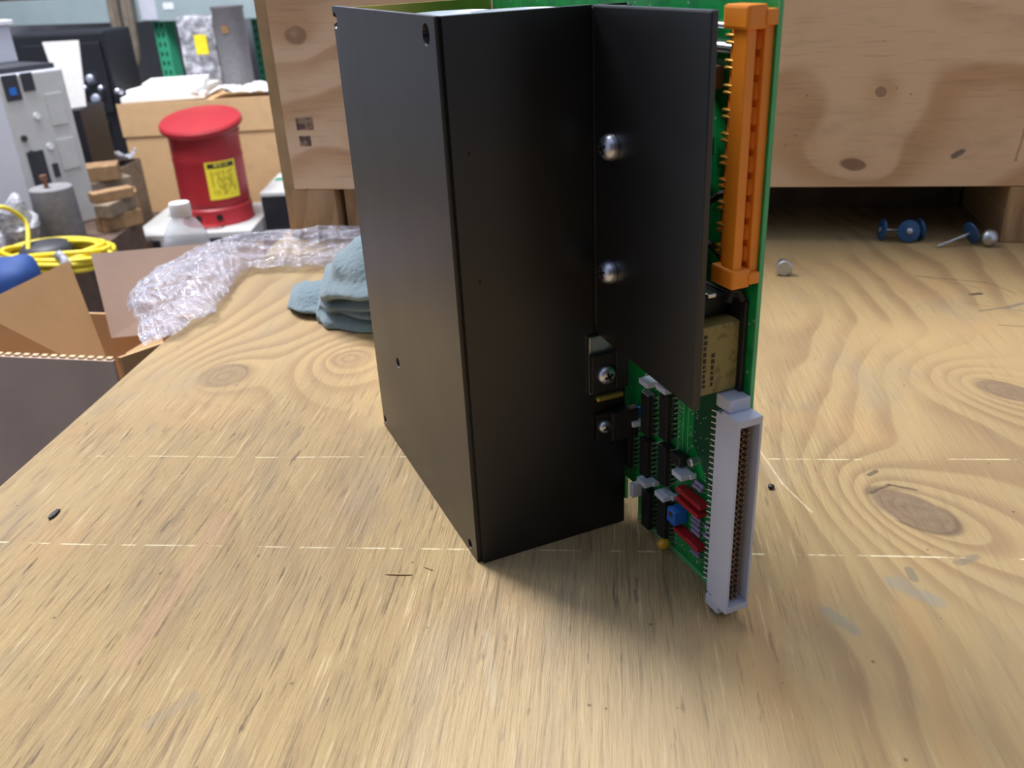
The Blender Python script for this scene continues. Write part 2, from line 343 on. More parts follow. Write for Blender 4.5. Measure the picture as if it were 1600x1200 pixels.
t = NT('faded_ink'); v = t.obj(); t.set(col=t.mix(t.step(t.noise(v, 110, 2), .40, .62), lin((160, 130, 108)), lin((92, 72, 72))), rough=.8); M['ink'] = t.m
for (x, z, wx, wz) in ((.022, .118, .018, .012), (.020, .101, .012, .010)):
    tag(MB().b6(x-wx/2, x+wx/2, -.0004, 0, z-wz/2, z+wz/2).build('ink_stamp', 'ink', cr), 'smudged dark ink stamp')

# ------------------------------------------------------------------ the black module with its circuit board
W, D, H, XF, LB, ZB, XP, YP = .0784, .159, .24, .0625, .0778, .1058, .0862, -.080
mod = thing('power_supply_module', 'black metal electronic module with green circuit board standing on the bench', 'electronic module')
T = .003
hb = MB(); L = [(0, 0), (W, 0), (W, T), (T, T), (T, D), (0, D)]
hb.prism([(x, y, .0004) for x, y in L], (0, 0, H-.0004))
es = [e for e in hb.b.edges if abs(e.verts[0].co.x) < 1e-6 and abs(e.verts[1].co.x) < 1e-6 and abs(e.verts[0].co.y) < 1e-6 and abs(e.verts[1].co.y) < 1e-6]
bmesh.ops.bevel(hb.b, geom=es, offset=.0022, segments=4, affect='EDGES')
hous = hb.build('housing', 'black', mod)
M['rimsheen'] = plain('rim_sheen_grey', (116, 118, 132), .4, .4)  # pale grey that paints the lamp reflection on the upward rims
hl = [(.0125, .2335, .0046), (.1555, .2335, .0046), (.0108, .0052, .0030), (.1545, .0060, .0030), (.1082, .0623, .0034)]
cut(hous, [((-.002, y, z), (.005, y, z), r, r*.62) for y, z, r in hl])
for y, z, r in hl[2:]:
    MB().cyl((.0012, y, z-.0006), (.0028, y, z-.0006), r*.6, None, 14).build('screw_tip', 'steel', mod)
MB().b6(T+.0002, XP-.0002, D-.0025, D, .002, H-.001).build('rear_plate', 'gold', mod)
MB().b6(T+.0002, XP-.004, T+.02, D-.003, .004, .006).build('floor_plate', 'gold', mod)
# inner components seen over the rim
MB().b6(.0018, XF, .0002, T-.0002, H-.0002, H+.00015).build('rim_sheen', 'rimsheen', hous); MB().b6(.0002, T-.0002, .0022, D-.0004, H-.0002, H+.00015).build('rim_sheen', 'rimsheen', hous)  # strips of painted reflection along the housing rims
def canister(x, y, r, z1, mat='alu'):
    pr = [(0, .006), (r, .006), (r, z1-.004), (r-.0015, z1-.001), (r-.004, z1), (r-.006, z1-.0015), (0, z1-.0015)]
    MB().lathe(pr, 28, Matrix.Translation((x, y, 0))).build('capacitor', mat, mod, True, sharp=40)
canister(.046, .034, .0225, .2385); canister(.036, .083, .022, .2370); canister(.034, .128, .021, .230, 'chip')
# bracket flange
br = MB(); P = [(XF, -.0002, ZB), (XF, -LB, ZB-.0045), (XF, -LB, H), (XF, -.0002, H)]
br.prism(P, (.003, 0, 0)); brk = br.build('bracket', 'black', mod)
MB().b6(XF+.0003, XF+.0027, -LB+.0003, -.001, H-.0002, H+.00012).build('rim_sheen', 'rimsheen', brk)  # same painted reflection on the bracket's top edge
bv = brk.modifiers.new('edge', 'BEVEL'); bv.width = .0006; bv.segments = 2
MB().b6(XF-.0003, W+.001, -.0022, -.0002, ZB+.004, H-.0008, .0003).build('bracket_foot', 'black', mod)
def pan_screw(p, axis, r, name='screw', h=.0035):
    m = Matrix.Translation(Vector(p)) @ Vector(axis).to_track_quat('Z', 'Y').to_matrix().to_4x4()
    s = MB().lathe([(r, 0), (r, h*.35), (r*.88, h*.7), (r*.6, h*.95), (0, h*1.05)], 24, m).build(name, 'steel', mod, True, sharp=60)
    c = MB()
    for a in (0.4, 0.4+math.pi/2): c.box((0, 0, 0), (r*1.0, r*.2, h*.25), m @ Matrix.Translation((0, 0, h*1.0)) @ Matrix.Rotation(a, 4, 'Z'))
    c.build('cross_recess', 'darksteel', s)
    return s
pan_screw((XF-.0001, -.0165, .1895), (-1, 0, 0), .0052, h=.0046); pan_screw((XF-.0001, -.0155, .1385), (-1, 0, 0), .0050, h=.0046)
for x, z in ((.0091, .1909), (.010, .1391), (.0325, .2338)):
    MB().cyl((x, .0002, z), (x, -.0002, z), .0006, None, 10).build('surface_mark', 'darksteel', mod)
# transistors clamped on the front wall
tr = MB().b6(.0585, .0745, -.0052, -.0022, .0775, .0965, .0005).build('transistor', 'chip', mod)
MB().b6(.0590, .0755, -.0022, -.0004, .0765, .1045, .0003).build('metal_tab', 'tin', tr)
MB().b6(.0700, .0765, -.0068, -.0052, .079, .0975, .0004).build('clip_arm', 'chip', tr)
MB().b6(.0600, .0735, -.0075, -.0052, .0745, .0768, .0006).build('clip_lip', 'gold', tr)
pan_screw((.0655, -.0052, .0865), (0, -1, 0), .0044, h=.003)
t2 = MB().b6(.0690, .0830, -.0052, -.0008, .0505, .0655, .0005).build('transistor', 'chip', mod)
MB().b6(.0625, .0692, -.0022, -.0004, .0510, .0650, .0003).build('metal_tab', 'darksteel', t2)
for k in range(3): MB().b6(.083, .087, -.0034, -.0028, .0530+k*.004, .0540+k*.004).build('lead', 'tin', t2)
pan_screw((.0662, -.0022, .0585), (0, -1, 0), .0034, h=.0028)
# the board
bd = MB()
bp = [(.155, .004), (.012, .004), (.012, .018), (-.0005, .018), (-.0005, .0004), (YP, .0004), (YP, .262), (.155, .262)]
bd.prism([(XP, y, z) for y, z in bp], (.0016, 0, 0)); pcb = bd.build('circuit_board', 'pcb', mod)
MB().b6(XP-.00005, XP+.00165, YP-.0003, YP, .0004, .262).build('board_edge', 'pcb_edge', pcb)
be = MB().prism([(XP-.0002, -.0005, .0004), (XP-.0002, YP, .0004), (XP-.0002, YP, .0030), (XP-.0002, -.0005, .0030)], (.0003, 0, 0)).build('board_rim', 'pcb_edge', pcb)
MB().prism([(XP-.00015, -.0448, .088), (XP-.00015, -.0448, .066), (XP-.00015, -.056, .0525), (XP-.00015, -.066, .036), (XP-.00015, -.066, .004), (XP-.00015, -.0795, .004), (XP-.00015, -.0795, .100), (XP-.00015, -.060, .100)], (.0002, 0, 0)).build('ground_plane', 'pcb_dark', pcb)
for k in range(9):
    y = -.0335-k*.0012
    MB().b6(XP-.0002, XP, y-.0003, y+.0003, .052+k*.001, .096).build('copper_trace', 'pcb_edge' if k % 3 == 0 else 'pcb', pcb)
# DIN pin connector
cx0, cx1, cyf, cyb, cz0, cz1 = .0757, .0868, -.0878, -.0775, .0075, .0980
cb = MB()
wl = .0011
cb.b6(cx0, cx0+wl, cyf, cyb, cz0, cz1); cb.b6(cx1-wl, cx1, cyf, cyb, cz0, cz1)
cb.b6(cx0+wl, cx1-wl, cyf, cyb, cz0, cz0+.0030); cb.b6(cx0+wl, cx1-wl, cyf, cyb, cz1-.0030, cz1)
cb.b6(cx0+wl, cx1-wl, cyb-.0008, cyb, cz0+.0030, cz1-.0030)
con = cb.build('pin_connector', 'white', mod)
for z0, z1 in ((cz0-.0055, cz0), (cz1, cz1+.0055)):
    MB().b6(cx0+.001, cx1-.0008, cyb-.0035, cyb+.0055, z0, z1, .0006).build('mounting_ear', 'white', con)
MB().b6(cx0+.0008, cx1-.0008, cyb, cyb+.0045, cz0+.002, cz1-.002).build('connector_back', 'white', con)
MB().b6(cx0+.0012, cx1-.0030, cyb-.0016, cyb-.0008, cz0+.0031, cz1-.0031).build('cavity_shade', 'browncap', con)  # brown sheet paints the shade on the white cavity floor
pin0 = MB().box((0, 0, 0), (.0007, .0066, .0008), None, .0001).build('contact_pin', 'bronze', con)
lead0 = MB().tube([(.0, .0, .0), (-.002, .0055, 0), (.006, .0095, 0)], .00035, 5).build('solder_lead', 'tin', con)
first = True
for i in range(32):
    z = cz0+.0045+i*(cz1-cz0-.009)/31
    for k in range(3):
        m = Matrix.Translation((cx0+.0024+.00225*k, cyb-.0046, z))
        if first: pin0.matrix_local = m
        else: place(pin0, con, m)
        ml = Matrix.Translation((XP-.0058+.001*k, cyb+.0042, z-.0003*k))
        if k == 0:
            if first: lead0.matrix_local = ml
            else: place(lead0, con, ml)
        first = False
# orange latch header
ox0, ox1, oyf, oyb, oz0, oz1 = .0755, .0861, -.0790, -.0720, .152, .2345
ob = MB()
ob.b6(ox0, ox0+.0036, oyf, oyb, oz0, oz1, .0003); ob.b6(ox1-.0036, ox1, oyf, oyb, oz0, oz1, .0003); ob.b6(ox0+.0030, ox1-.0030, oyb+.0040, oyb+.0050, oz0, oz1)
och = ob.build('latch_header', 'orange', mod)
for (z0, z1, s_) in ((.2335, .2410, 1), (.1475, .1545, -1)):
    MB().b6(ox0-.0010, ox0+.0068, -.0802, -.0672, z0, z1, .0010).build('latch_block', 'orange', och)
    MB().b6(ox0+.0060, ox1, -.0806, -.0725, z0+.001, z1-.0016, .0006).build('latch_arm', 'orange', och)
gp0 = MB().tube([(0, 0, 0), (0, .0072, 0), (.0062, .0078, 0)], .0006, 6).build('gold_pin', 'goldpin', och)
pt0 = MB().cyl((0, 0, 0), (0, -.0065, 0), .0005, .0004, 8).build('contact_tip', 'tin', och)
first = True
for i in range(10):
    z = .158+i*.0079
    for dz in (0, .0022):
        m = Matrix.Translation((ox0+.0022, oyb-.0008, z+dz))
        if first: gp0.matrix_local = m
        else: place(gp0, och, m)
        first = False
for i in range(10):
    z = .157+i*.0079; m = Matrix.Translation((.0808, oyb+.0030, z))
    if i == 0: pt0.matrix_local = m
    else: place(pt0, och, m)
for i in range(10):
    z = .1555+i*.0079
    MB().lathe([(0, -.0028), (.0016, -.0028), (.0020, -.0018), (.0020, .0018), (.0016, .0028), (0, .0028)], 12, Matrix.Translation((ox1-.0030, oyf+.0035, z+.0035))).build('scallop', 'orange', och, True, sharp=40)
# transformer block behind the bracket
rl = MB().b6(.0668, .0842, -.0740, -.0480, .1045, .1325, .0008).build('transformer', 'beige', mod)
MB().b6(.0842, .0860, -.0762, -.0470, .1035, .1405, .0005).build('bobbin_flange', 'chip', rl)
MB().b6(.0668, .0842, -.0660, -.0480, .1330, .1400, .0006).build('bobbin_core', 'chip', rl)
MB().box((.0725, -.0660, .1435), (.0035, .012, .0014), None, .0003).build('metal_clip', 'tin', rl)
MB().tube([(.0775, -.0745, .1410), (.0795, -.0735, .1445), (.0825, -.0735, .1445), (.0845, -.0745, .1405)], .0014, 8).build('lead_loop', 'chip', rl)
random.seed(3)
for cx_, zs in ((.0690, (.108, .128)), (.0726, (.108, .122))):
    z = zs[0]
    while z < zs[1]:
        h = random.uniform(.0010, .0020)
        MB().b6(cx_-.0007, cx_+random.uniform(.0004, .0009), -.07408, -.0739, z, z+h).build('printed_mark', 'lettering', rl); z += h+.0007
# components: y toward the viewer is negative, all stand on the board face x = XP
def chip(yc, z0, z1, wy=.0066, hx=.0042):
    c = MB().b6(XP-hx-.0012, XP-.0012, yc-wy/2, yc+wy/2, z0, z1, .0003).build('logic_chip', 'chip', mod)
    n = max(3, int((z1-z0-.001)/.00254)+1)
    for s_ in (-1, 1):
        b = MB()
        for i in range(n):
            z = z0+.0012+i*(z1-z0-.0024)/(n-1); y = yc+s_*(wy/2+.0004)
            b.b6(XP-.0030, XP-.0022, yc+s_*wy/2-.0006, yc+s_*wy/2+.0006, z-.0007, z+.0007); b.b6(XP-.0030, XP, y-.0002, y+.0002, z-.0004, z+.0004)
        b.build('pin_row', 'tin', c, kind='stuff')
    b = MB().cyl((XP-hx-.0013, yc, z1-.0012), (XP-hx-.0011, yc, z1-.0012), .0008, None, 10).build('notch', 'darksteel', c)
    return c
for yc, z0, z1 in ((-.0135, .0555, .0765), (-.0130, .0325, .0525), (-.0155, .0050, .0255), (-.0290, .0605, .0830), (-.0288, .0370, .0570), (-.0295, .0080, .0300), (.0030, .0300, .0520)):
    chip(yc, z0, z1)
def lcap(y, z, ly=.0075, tall=.0065):
    c = MB().b6(XP-tall-.002, XP-.002, y-ly/2, y+ly/2, z-.0013, z+.0013, .0003).build('ceramic_capacitor', 'capwhite', mod)
    MB().b6(XP-tall*.62, XP-.0012, y-ly*.62, y-ly/2+.0002, z-.0012, z+.0012, .0002).build('capacitor_foot', 'capwhite', c)
    for s_ in (-1, 1): MB().cyl((XP-.002, y+s_*ly*.3, z), (XP, y+s_*ly*.3, z), .0003, None, 6).build('lead', 'tin', c)
for y, z in ((-.0170, .0840), (-.0310, .0870), (-.0165, .0318), (-.0320, .0330), (-.0455, .0515)): lcap(y, z)
c = MB().b6(XP-.009, XP-.001, -.0100, -.0072, .0195, .0270, .0004).build('ceramic_capacitor', 'capwhite', mod)
lcap(-.0040, .0575, .006, .005)
MB().b6(XP-.0010, XP-.0070, -.0035, -.0015, .0600, .0640, .0004).build('blue_capacitor', 'blueres', mod)
MB().b6(XP-.0060, XP-.0010, -.0440, -.0365, .0535, .0585, .0008).build('black_capacitor', 'chip', mod)
MB().lathe([(0, 0), (.0022, 0), (.0022, .003), (.0016, .0036), (0, .0037)], 16, Matrix.Translation((XP, -.0475, .0575)) @ Vector((-1, 0, 0)).to_track_quat('Z', 'Y').to_matrix().to_4x4()).build('metal_can', 'tin', mod, True, sharp=40)
for (y0, y1, z) in ((-.0415, -.0600, .0420), (-.0415, -.0590, .0370), (-.0405, -.0600, .0200)):
    r_ = MB().b6(XP-.0060, XP-.0012, y1, y0, z-.0011, z+.0011, .0004).build('resistor_network', 'redres', mod)
    q = MB()
    for i in range(8): q.cyl((XP-.0014, y0+(y1-y0)*(i+.5)/8, z), (XP, y0+(y1-y0)*(i+.5)/8, z), .0003, None, 5)
    q.build('lead_row', 'tin', r_, kind='stuff')
b = MB().b6(XP-.0075, XP-.0005, -.0440, -.0375, .0235, .0305, .0004).build('blue_trimmer', 'blueres', mod)
MB().cyl((XP-.0079, -.0410, .0285), (XP-.0074, -.0410, .0285), .0012, None, 12).build('adjust_screw', 'bronze', b)
def resistor(y, z, ln=.0062):
    x = XP-.0014
    r_ = MB().lathe([(0, -ln/2), (.0008, -ln/2), (.0011, -ln/2+.0006), (.0009, -ln/2+.0014), (.0009, ln/2-.0014), (.0011, ln/2-.0006), (.0008, ln/2), (0, ln/2)], 12,
        Matrix.Translation((x, y, z)) @ Vector((0, 1, 0)).to_track_quat('Z', 'Y').to_matrix().to_4x4()).build('resistor', 'lilac', mod, True, sharp=60)
    MB().tube([(XP, y-ln/2-.0018, z), (x, y-ln/2-.0014, z), (x, y+ln/2+.0014, z), (XP, y+ln/2+.0018, z)], .00028, 5).build('lead', 'tin', r_)
for y, z in ((-.0515, .0465), (-.0520, .0310), (-.0515, .0285), (-.0518, .0258), (-.0520, .0232), (-.0525, .0145), (-.0525, .0120), (-.0615, .0310), (-.0612, .0262), (-.0530, .0490)): resistor(y, z)
tt = MB().lathe([(0, -.0030), (.0016, -.0024), (.0026, -.0008), (.0028, .0008), (.0021, .0024), (.0009, .0034), (0, .0036)], 20,
    Matrix.Translation((XP-.0058, -.0325, .0062)) @ Vector((1, -.15, 0)).to_track_quat('Z', 'Y').to_matrix().to_4x4()).build('tantalum_capacitor', 'tant', mod, True)
MB().cyl((XP-.003, -.0322, .0058), (XP, -.0322, .0058), .0003, None, 6).build('lead', 'tin', tt); MB().cyl((XP-.003, -.0336, .0066), (XP, -.0336, .0066), .0003, None, 6).build('lead', 'tin', tt)
pads = MB()
random.seed(5)
for i in range(260):
    y = random.uniform(-.064, -.004); z = random.uniform(.004, .085)
    pads.cyl((XP-.0004, y, z), (XP, y, z), .0003, .0005, 6)
for yc in (-.0095, -.0095-.0155):
    for i in range(30): pads.cyl((XP-.0005, yc-.0095, .006+i*.0026), (XP, yc-.0095, .006+i*.0026), .0004, .0006, 6)
pads.build('solder_pads', 'tin', pcb, kind='stuff')
# upper area between bracket and orange header
for z, r_ in ((.2335, .0010), (.2265, .0018)):
    MB().cyl((XP-.002, -.030, z), (XP-.002, -.0655, z), r_, None, 12).build('wire_jumper', 'tin', mod)
MB().b6(XP-.006, XP-.0006, -.0545, -.0440, .2125, .2205, .0008).build('film_capacitor', 'browncap', mod)
MB().cyl((XP-.0025, -.0500, .1955), (XP-.0025, -.0500, .1890), .0016, None, 14).build('diode', 'chip', mod)
MB().cyl((XP-.0025, -.0500, .2010), (XP-.0025, -.0500, .1955), .0003, None, 6).build('diode_lead', 'tin', mod)
MB().tube([(XP-.001, -.0420, .1580), (XP-.004, -.0470, .1640), (XP-.0045, -.0530, .1720), (XP-.004, -.0600, .1770), (XP-.001, -.0660, .1790)], .0012, 8).build('black_wire', 'chip', mod)
MB().tube([(XP-.001, -.0440, .1800), (XP-.003, -.0490, .1835), (XP-.003, -.0500, .1885)], .0010, 8).build('black_wire', 'chip', mod)
MB().tube([(XP-.001, -.0440, .1540), (XP-.004, -.0500, .1590), (XP-.004, -.0560, .1570), (XP-.001, -.0600, .1520)], .0014, 8).build('black_wire', 'chip', mod)
MB().b6(XP-.0002, XP, -.064, -.056, .150, .232).build('copper_pour', 'pcb_dark', pcb)

# ------------------------------------------------------------------ small hardware on the bench
def nail(name, label, p, axis, shaft=.030, tip=True):
    n = thing(name, label, 'nail', p, 0, 'nails with plastic caps beside the crate skid')
    q = Vector(axis).to_track_quat('Z', 'Y').to_matrix().to_4x4()          # head looks along axis
    MB().lathe([(0, -.0006), (.0040, -.0006), (.0100, .0008), (.0104, .0016), (.0100, .0024), (.0045, .0030), (.0036, .0034), (0, .0034)], 28, q).build('plastic_cap', 'capblue', n, True, sharp=40)
    MB().lathe([(0, .0033), (.0026, .0033), (.0027, .0040), (.0020, .0046), (0, .0048)], 16, q).build('nail_head', 'bolt', n, True, sharp=40)
    MB().lathe([(0, -shaft), (.0013, -shaft+.004), (.0013, .0)], 10, q).build('shank', 'bolt', n, True, sharp=50)
    return n
nail('cap_nail', 'blue-capped nail facing the viewer in the middle of the cluster of three', (.5400, .2715, .0104), (-.45, -.85, .28), .024)
nail('cap_nail', 'blue-capped nail seen edge-on at the near-module side of the cluster', (.5265, .2880, .0101), (-.85, .42, .10), .022)
nail('cap_nail', 'blue-capped nail leaning behind the facing one toward the skid', (.5515, .2705, .0104), (.92, -.36, .12), .022)
nail('cap_nail', 'blue-capped nail with its point out beside the lumber skid', (.5785, .2370, .0104), (.90, -.22, .28), .034)
sc = thing('dome_bolt', 'shiny domed metal bolt lying against the lumber skid', 'bolt', (.5885, .2245, .0078))
q = Vector((-.10, -.90, .42)).to_track_quat('Z', 'Y').to_matrix().to_4x4()
MB().lathe([(0, 0), (.0076, 0), (.0076, .0015), (.0066, .0042), (.0040, .0062), (0, .0068)], 24, q).build('dome_head', 'bolt', sc, True, sharp=40)
MB().cyl(q @ Vector((0, 0, 0)), q @ Vector((0, 0, -.012)), .0025, None, 12).build('shank', 'bolt', sc)
hx = thing('hex_bolt', 'galvanised hex bolt head standing alone on the bench', 'bolt', (.385, .2560, .0066))
q = Vector((-.55, -.80, .10)).to_track_quat('Z', 'Y').to_matrix().to_4x4() @ Matrix.Rotation(math.radians(30), 4, 'Z')
MB().cyl(q @ Vector((0, 0, -.0030)), q @ Vector((0, 0, .0026)), .0075, None, 6).cyl(q @ Vector((0, 0, .0026)), q @ Vector((0, 0, .0033)), .0066, .0058, 24).build('hex_head', 'bolt', hx)
MB().cyl(q @ Vector((0, 0, -.003)), q @ Vector((0, 0, -.022)), .0038, None, 14).build('threaded_shank', 'bolt', hx)
for nm, lb, ct, p, s_, mt, rz in (('grit_chip', 'small dark blue chip on the bench near its long edge', 'chip', (-.1877, .1463), (.010, .0032, .0018), 'chip', 1.0),
        ('pebble', 'tiny dark pebble beside the grey pin connector', 'pebble', (.1613, -.0100), (.0040, .0034, .0026), 'chip', .3),
        ('wood_splinter', 'pale wood splinter lying by the bottom corner of the black module', 'splinter', (-.0365, .0105), (.0130, .0010, .0008), 'edge_ply', -.5),
        ('wood_sliver', 'short pale wood sliver nearest the bottom corner of the black module', 'splinter', (-.0224, .0085), (.0060, .0009, .0007), 'edge_ply', -1.0)):
    b = MB(); bmesh.ops.create_icosphere(b.b, subdivisions=2, radius=.5, matrix=Matrix.Diagonal((s_[0], s_[1], s_[2], 1)))
    for v in b.b.verts: v.co *= 1+.25*noise.noise(v.co*600)
    o = b.build(nm, mt); o.location = (p[0], p[1], s_[2]*.47); o.rotation_euler.z = rz; tag(o, lb, ct)

# ------------------------------------------------------------------ towel
t = NT('blue_grey_terry'); v = t.obj(); n1 = t.noise(v, 900, 3, .7); n2 = t.noise(v, 30, 3)
t.set(col=t.mix(n2, lin((104, 126, 140)), lin((138, 158, 168))), rough=.95, spec=.1, sheen=.5, norm=t.bump(n1, .7, .0015)); M['terry'] = t.m
def catmull(P, n):
    out = []; P = [Vector(p) for p in P]; Q = [P[0]*2-P[1]]+P+[P[-1]*2-P[-2]]
    seg = len(P)-1
    for i in range(n+1):
        s_ = min(i/n*seg, seg-1e-6); k = int(s_); x = s_-k; a, b, c_, d = Q[k], Q[k+1], Q[k+2], Q[k+3]
        out.append(.5*((2*b)+(c_-a)*x+(2*a-5*b+4*c_-d)*x*x+(3*b-a-3*c_+d)*x**3))
    return out
tw = thing('shop_towel', 'folded blue-grey terry shop towel behind the black module', 'towel', G(-.10, .66, 0), -YAW)
def drape(name, x0, x1, top, front, folds, depth, seed, nu=90, nv=110):
    def interp(T, x):
        for (a, p), (b, q) in zip(T, T[1:]):
            if x <= b: k = (x-a)/(b-a); k = k*k*(3-2*k); return p+(q-p)*k
        return T[-1][1]
    def fn(i, j):
        x = x0+(x1-x0)*i; zt = interp(top, i); f = interp(front, i); e = min(1, i/.10)
        if j < .78:
            s_ = j/.78; z = zt*math.sin(s_*math.pi/2)**1.15; y = f+.030*s_**3; off = 0
            for (za, zb, amp, wd) in folds:
                zc = za+(zb-za)*i; d = (z-zc)/wd
                off += amp*(math.exp(-(d-.8)**2)*1.1-math.exp(-((d+.75)/.6)**2)*1.5)*min(1, i*5)
            y -= off
        else:
            s_ = (j-.78)/.22; z = zt*(1-s_**2.2)+.0*s_; y = f+.030+depth*s_
        n = noise.noise(Vector((x*26+seed, z*40, y*22)))
        y += .004*n+(.004*math.sin(z*120+x*50))*e
        z += .0022*noise.noise(Vector((x*45, seed, y*30)))*min(1, z/.01)
        x += .004*noise.noise(Vector((z*50+seed, 3, y*20)))
        q = noise.noise(Vector((x, y, z))*420)*.0006
        return Vector((x, y-q, max(z+q, .0012)))
    return MB().grid(fn, nu, nv).build(name, 'terry', tw, True)
drape('folded_body', -.060, .075, [(0, .006), (.03, .018), (.10, .037), (.22, .054), (.36, .066), (.60, .076), (1, .078)], [(0, .030), (.05, .012), (.15, -.004), (.4, -.018), (1, -.026)],
      [(.014, .0055, .009, .0040), (.017, .022, .010, .0050), (.022, .043, .013, .0060)], .075, 1.3)
drape('corner_flap', -.086, -.035, [(0, .003), (.08, .012), (.3, .018), (.7, .021), (1, .021)], [(0, .045), (.1, .034), (.4, .028), (1, .026)], [(.004, .004, .006, .0035)], .04, 7.7, 40, 60)

# ------------------------------------------------------------------ bubble wrap
t = NT('bubble_film'); v = t.obj(); bub = t.voro(v, 105); cr_ = t.noise(t.mapping(v, (.45, 1, 1), (0, 0, 0), (0, 0, .4)), 110, 4, .6)
lw = t.n.new('ShaderNodeLayerWeight'); lw.inputs[0].default_value = .35
al = t.math('ADD', t.math('ADD', .14, t.math('MULTIPLY', t.step(cr_, .45, .7), .16)), t.math('MULTIPLY', lw.outputs['Facing'], .30))
t.set(col=lin((214, 216, 236)), rough=.06, spec=1.0, alpha=al, norm=t.bump(t.math('ADD', t.math('MULTIPLY', t.step(bub, .62, .1), .12), cr_), .8, .005)); M['film'] = t.m
far = catmull([G(-.04, .875, .022), G(-.140, .87, .034), G(-.194, .875, .035), G(-.245, .88, .030), G(-.295, .88, .020), G(-.338, .855, .014), G(-.354, .81, .004), G(-.348, .775, -.003)], 110)
near = catmull([G(-.03, .79, .004), G(-.137, .80, .004), G(-.181, .806, .004), G(-.240, .810, .004), G(-.246, .765, .004), G(-.246, .706, .005), G(-.262, .664, .005), G(-.283, .642, -.002)], 110)
def film(seed, lift, rag):
    def fn(i, j):
        k = min(110, int(round(i*110))); a, b = far[k], near[k]
        e = .006*rag*noise.noise(Vector((i*60, seed, 0)))
        p = a.lerp(b, j*1.0); arch = math.sin(math.pi*j)**.7
        c1 = noise.noise(p*24+Vector((seed, 0, 0))); c2 = 1-2*abs(noise.noise(Vector((p.dot(RG)*28, p.dot(FG)*75, p.z*50+seed)))); c3 = noise.noise(p*130+Vector((0, 0, seed)))
        z = p.z-.014*(1-j)+arch*(lift+.010*c1+.006*c2)+.0020*c3+(.002 if j > .9 else 0)
        d = (b-a).normalized()
        q = p+d*(e*(abs(j-.5)*2)+.004*c2)+RG*(.010*noise.noise(p*40)*(1 if i > .7 else .3))
        floor_ = .0015 if (q.dot(EX) > -.290) else -.05
        q.z = max(z, floor_)
        return q
    return fn
bw = thing('bubble_wrap', 'crumpled clear bubble wrap sheet over the bench corner beside the crate', 'bubble wrap', G(-.25, .8, 0))
def local(fn, o): return lambda i, j: fn(i, j)-Vector(o.location)
MB().grid(local(film(1.7, .012, 1), bw), 170, 54).build('top_layer', 'film', bw, True)
MB().grid(local(film(6.3, .006, 1.5), bw), 150, 44).build('bottom_layer', 'film', bw, True)

# ------------------------------------------------------------------ open cardboard carton beside the bench
def kraft(name, c, var=.08):
    t = NT(name); v = t.obj(); f = t.noise(v, 18, 4); fl = t.noise(t.mapping(v, (1, 1, .05)), 260, 2)
    a = lin(c); d = tuple(x*(1-var*2) for x in a[:3])+(1,)
    t.set(col=t.mix(t.math('MULTIPLY', t.step(f, .4, .75), .6), a, d), rough=.85, spec=.2, norm=t.bump(fl, .12, .001)); return t.m
M['kraft'] = kraft('kraft_board', (204, 168, 126)); M['kraft_out'] = kraft('kraft_outer', (206, 180, 164)); M['kraft_cut'] = plain('kraft_cut_edge', (214, 190, 156), .9)
ct = thing('open_carton', 'open cardboard carton with raised flaps standing beside the bench', 'cardboard box', G(-.58, .95, FLOOR))
co = Vector(ct.location)
def board(name, pts, th=.004, mat='kraft'):
    pts = [Vector(p)-co for p in pts]; n = (pts[1]-pts[0]).cross(pts[2]-pts[0]).normalized()
    return MB().prism(pts, n*th).build(name, mat, ct)
ZR, ZC = -.056, -.48
board('near_wall', [G(-.80, .853, ZC), G(-.362, .752, ZC), G(-.362, .752, ZR), G(-.80, .853, ZR)], mat='kraft_out')
board('end_wall', [G(-.362, .757, ZC), G(-.305, .995, ZC), G(-.305, .995, ZR-.05), G(-.362, .757, ZR)])
board('far_wall', [G(-.305, .999, ZC), G(-.74, 1.10, ZC), G(-.74, 1.10, ZR-.06), G(-.305, .999, ZR-.06)])
board('end_wall', [G(-.80, .858, ZC), G(-.745, 1.095, ZC), G(-.745, 1.095, ZR-.05), G(-.80, .858, ZR)])
board('carton_bottom', [G(-.80, .858, ZC), G(-.362, .757, ZC), G(-.307, .993, ZC), G(-.745, 1.095, ZC)])
board('raised_flap', [G(-.466, .950, -.170), G(-.512, 1.010, -.037), G(-.545, .855, -.036), G(-.568, .835, -.210)], .004)
board('tall_flap', [G(-.480, 1.005, -.134), G(-.300, 1.03, -.134), G(-.300, 1.09, -.045), G(-.502, 1.055, -.043)], .004, 'kraft_out')
board('short_flap', [G(-.396, .85, -.090), G(-.372, .885, -.084), G(-.348, .85, -.110), G(-.372, .815, -.112)], .004)
pf = MB()
d = (G(-.362, .752, ZR)-G(-.80, .853, ZR)); nn = 46
for i in range(nn):
    p = G(-.80, .853, ZR)+d*((i+.5)/nn)-co
    pf.box(p+Vector((0, 0, .0008)), (.0055, .0042, .0022), math.atan2(d.y, d.x))
pf.build('perforated_edge', 'kraft_cut', ct, kind='stuff')
sp = thing('closed_carton', 'closed cardboard carton under the open carton', 'cardboard box', G(-.56, .92, FLOOR), -YAW-.22)
MB().b6(-.25, .25, -.14, .14, 0, ZC-FLOOR-.0005, .002).build('carton_body', 'kraft_out', sp)
MB().b6(-.25, .25, -.025, .025, ZC-FLOOR-.0006, ZC-FLOOR-.0002).build('tape_strip', 'kraft_cut', sp)

